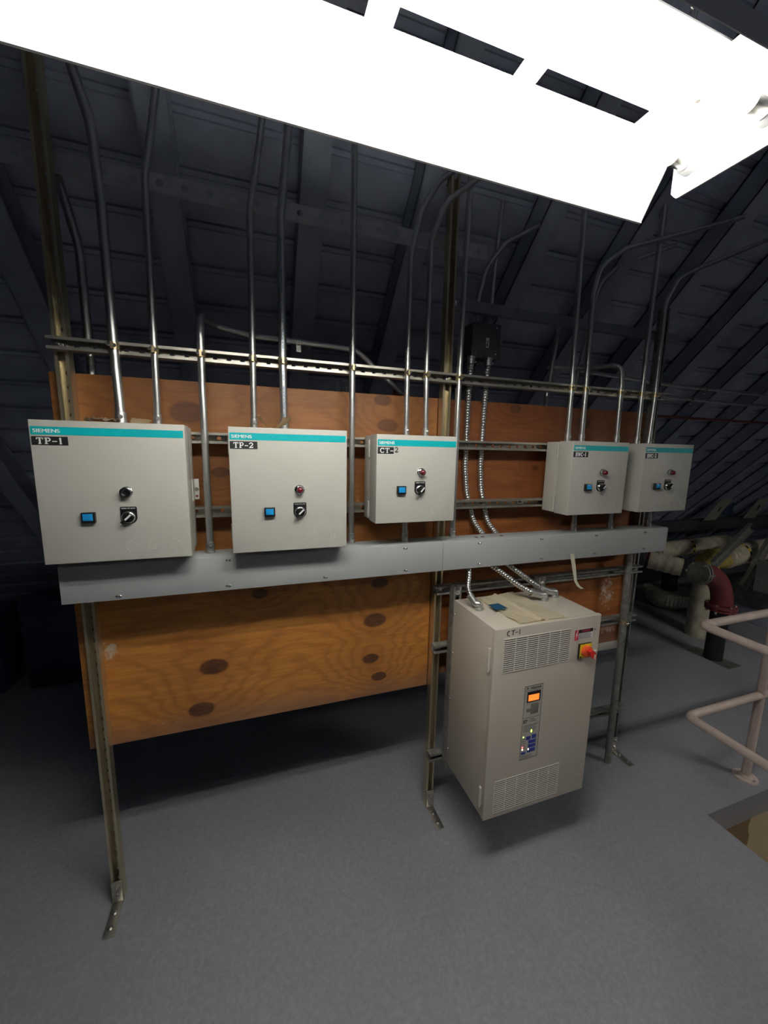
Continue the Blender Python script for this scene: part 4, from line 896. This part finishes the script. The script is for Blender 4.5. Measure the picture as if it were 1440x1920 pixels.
t = thing('pipe_jacket', (4.3, .85, .83), 'dirty cream jacketed pipe leading towards the dark red elbow', 'insulated pipe')
bm = BM(); sweep(bm, resample([Vector((4.22, .93, .945)), Vector((4.37, .72, .915))], .02), .082, 20, rad=lambda k: .084+.004*math.sin(k*2.1)); obj('jacket', bm, M['insul'], t)
bm = BM(); lathe(bm, (4.19, .965, .95), (-.58, .81, .03), [(-.02, .08), (0, .088), (.05, .088), (.06, .07)], 20); obj('end_band', bm, M['blackpipe'], t)
t = thing('pipe_elbow', (4.80, .60, 0), 'dark red cast elbow on a black vertical pipe standing on the floor', 'pipe elbow')
bm = BM(); sweep(bm, [(4.48+.32*math.sin(math.pi/2*k/16), .62-.02*k/16, .56+.325*math.cos(math.pi/2*k/16)) for k in range(17)], .085, 22); obj('elbow', bm, M['redpipe'], t)
bm = BM(); lathe(bm, (4.49, .62, .885), (-1, .08, .05), [(-.01, .088), (0, .102), (.016, .102), (.020, .080), (.030, .080), (.034, .102), (.05, .102)], 22); rf = obj('rear_flange', bm, M['oldstrut'], t)
for k in range(6):
    a = 2*math.pi*k/6; bm = BM(); cyl(bm, (4.425, .62+.092*math.cos(a), .885+.092*math.sin(a)), (4.51, .62+.092*math.cos(a), .885+.092*math.sin(a)), .010, n=8); obj('bolt', bm, M['cast'], rf)
bm = BM(); lathe(bm, (4.80, .60, .53), (0, 0, 1), [(-.03, .122), (-.012, .122), (-.010, .09), (-.004, .09), (-.002, .124), (.022, .124)], 24)
fl = obj('flange', bm, M['redpipe'], t)
for k in range(6):
    a = 2*math.pi*k/6+.2; bm = BM(); cyl(bm, (4.80+.104*math.cos(a), .60+.104*math.sin(a), .475), (4.80+.104*math.cos(a), .60+.104*math.sin(a), .565), .010, n=8); obj('bolt', bm, M['hardware'], fl)
bm = BM(); cyl(bm, (4.80, .60, .006), (4.80, .60, .50), .074, n=20); obj('stand_pipe', bm, M['blackpipe'], t)
bm = BM(); bx(bm, 4.73, 4.90, .42, .80, 0, .007); obj('base_plate', bm, M['oldstrut'], t)
# vertical jacketed riser turning into the right insulated run
t = thing('insulated_riser', (5.2, 1.0, 0), 'white jacketed pipe rising from the floor and turning right with a lumpy yellow cover', 'insulated pipe')
bm = BM(); P = resample([Vector((5.2, 1.0, 0)), Vector((5.2, 1.0, .70))], .05); sweep(bm, P, .10, 22, rad=lambda k: .106+.007*math.sin(k*1.7)); obj('vertical_jacket', bm, M['insul'], t)
bm = BM(); P = resample(fillet([Vector((5.2, 1.0, .60)), Vector((5.2, 1.0, .845)), Vector((5.50, .98, .875))], .1), .012); sweep(bm, P, .115, 20, rad=lambda k: .108+.018*mnoise.noise(Vector((k*.35, 1, 2))))
for v in bm.verts: v.co += Vector((mnoise.noise(v.co*14), mnoise.noise(v.co*14+Vector((5, 0, 0))), mnoise.noise(v.co*14+Vector((0, 9, 0)))))*.022
obj('elbow_cover', bm, M['yinsul'], t)
bm = BM(); lathe(bm, (5.2, 1.0, .60), (0, 0, 1), [(0, .112), (.02, .130), (.05, .124), (.07, .114)], 22); obj('yellow_cuff', bm, M['yinsul'], t)
bm = BM(); sweep(bm, [(5.46, .98, .872), (6.6, 1.0, .93)], .118, 22); obj('horizontal_jacket', bm, M['insul'], t)
dashes(t, 5.66, .985, .883, .118)
bm = BM(); lathe(bm, (5.38, .98, .866), (1, 0, .06), [(0, .10), (.02, .125), (.04, .112), (.06, .125), (.09, .10), (.12, .118)], 22); obj('cap_folds', bm, M['insul'], t)
for a, b_, lab in (((4.93, .80, .88), (5.42, .80, 1.24), 'left slanting brace crossing in front of the insulated pipes'), ((5.45, .80, .60), (6.0, .80, 1.40), 'right slanting brace in front of the end of the right insulated pipe')):
    a, b_ = Vector(a), Vector(b_); d = (b_-a).normalized(); nv = Vector((-d.z, 0, d.x)); bm = BM()
    for (n0, n1, y0, y1) in ((-.045, .045, .0, .008), (-.045, -.037, -.03, 0.), (.037, .045, -.03, 0.)):
        V = [bm.verts.new(p+nv*n_+Vector((0, y, 0))) for p in (a, b_) for n_ in (n0, n1) for y in (y0, y1)]
        for f in ((0, 1, 3, 2), (4, 6, 7, 5), (0, 4, 5, 1), (2, 3, 7, 6), (0, 2, 6, 4), (1, 5, 7, 3)): bm.faces.new([V[q] for q in f])
    tag(obj('roof_brace', bm, M['oldstrut'], smooth=0), 'grey steel channel, '+lab, 'brace', 'slanting steel braces')
# pale half-round cover lying behind the riser, on a dark drop pipe
t = thing('pump_cover', (5.72, 1.70, 0), 'pale ribbed drum-shaped cover low behind the white vertical pipe', 'cover')
bm = BM(); lathe(bm, (5.72, 1.70, .0), (0, 0, 1), [(0, .17), (.05, .23), (.16, .27), (.22, .275), (.221, .24)], 28); obj('drum', bm, M['insul'], t)
bm = BM()
for k in range(7):
    a = math.radians(215+k*9); bx(bm, 5.72+.268*math.cos(a)-.006, 5.72+.268*math.cos(a)+.006, 1.70+.268*math.sin(a)-.01, 1.70+.268*math.sin(a)+.01, .08, .20)
obj('ribs', bm, M['white'], t, 0)
bm = BM(); cyl(bm, (5.72, 1.70, .20), (5.72, 1.70, .66), .085, n=18); obj('motor', bm, M['blackpipe'], t)

# duct boxes, gusset plates and beam at far right
t = thing('duct', (5.75, .55, 0), 'galvanized duct end with folded flanges at the right edge of the frame', 'duct')
bm = BM(); bx(bm, 5.30, 6.6, .30, .60, .66, .93, .004); bx(bm, 5.28, 5.305, .28, .62, .64, .95, .002); obj('casing', bm, M['duct'], t, 0)
bm = BM(); bx(bm, 5.5, 5.54, .4, .44, 0, .66); bx(bm, 6.4, 6.44, .4, .44, 0, .66); obj('stand', bm, M['oldstrut'], t, 0)
bm = BM(); bx(bm, 5.0, 9.5, 1.72, 1.80, .98, 1.12, .003); tag(obj('low_beam', bm, M['jbox'], smooth=0), 'dark horizontal steel beam low under the rafters at the right', 'beam')
for k, (x, lab) in enumerate(((6.35, 'left beige slotted gusset plate above the low beam'), (7.15, 'right beige slotted gusset plate above the low beam'))):
    t = thing('gusset_plate', (x, 1.66, 1.12), lab, 'gusset plate', 'beige gusset plates')
    bm = BM(); poly_prism(bm, [(x-.22, 1.12), (x+.02, 1.12), (x+.30, 1.40), (x+.08, 1.40)], 1.66, 1.67); obj('plate', bm, mat('beige_plate', (.26, .25, .21), .6), t, 0)
    bm = BM(); poly_prism(bm, [(x+.02, 1.23), (x+.05, 1.23), (x+.10, 1.29), (x+.07, 1.29)], 1.655, 1.66); o = obj('slot', bm, M['slot'], t, 0)
bm = BM(); lathe(bm, (6.9, 1.9, 1.15), (0, 0, 1), [(0, .10), (.16, .11), (.17, .09), (.24, .08), (.25, 0)], 18); tag(obj('fan_motor', bm, M['tote']), 'dark blue motor between the gusset plates', 'motor')
# clutter low at the right behind the guard rail
t = thing('equipment_base', (6.2, .9, 0), 'low dark equipment skid on the floor under the duct at the right', 'equipment')
bm = BM(); bx(bm, 6.15, 7.6, .75, 1.5, .0, .16, .01); obj('skid', bm, M['rafter'], t, 0)
bm = BM(); bx(bm, 6.25, 7.5, .85, 1.4, .16, .48, .01); obj('housing', bm, M['oldstrut'], t, 0)
# dark blue totes in the shadows at left
for x, y, z, sx, sz, lab in ((-.905, 2.05, 0, .20, .70, 'upper dark blue storage tote in the shadow at the lower left'), (-1.45, 2.05, 0, .2, .62, 'dark blue storage tote at the left edge in the shadow')):
    t = thing('storage_tote', (x, y, z), lab, 'storage tote', 'dark blue storage totes')
    bm = BM(); bx(bm, x-sx, x+sx, y-.15, y+.15, z, z+sz, .02); obj('body', bm, M['tote'], t, 30)
    bm = BM(); bx(bm, x-sx-.01, x+sx+.01, y-.16, y+.16, z+sz-.02, z+sz+.025, .008); obj('lid', bm, M['tote'], t, 30)
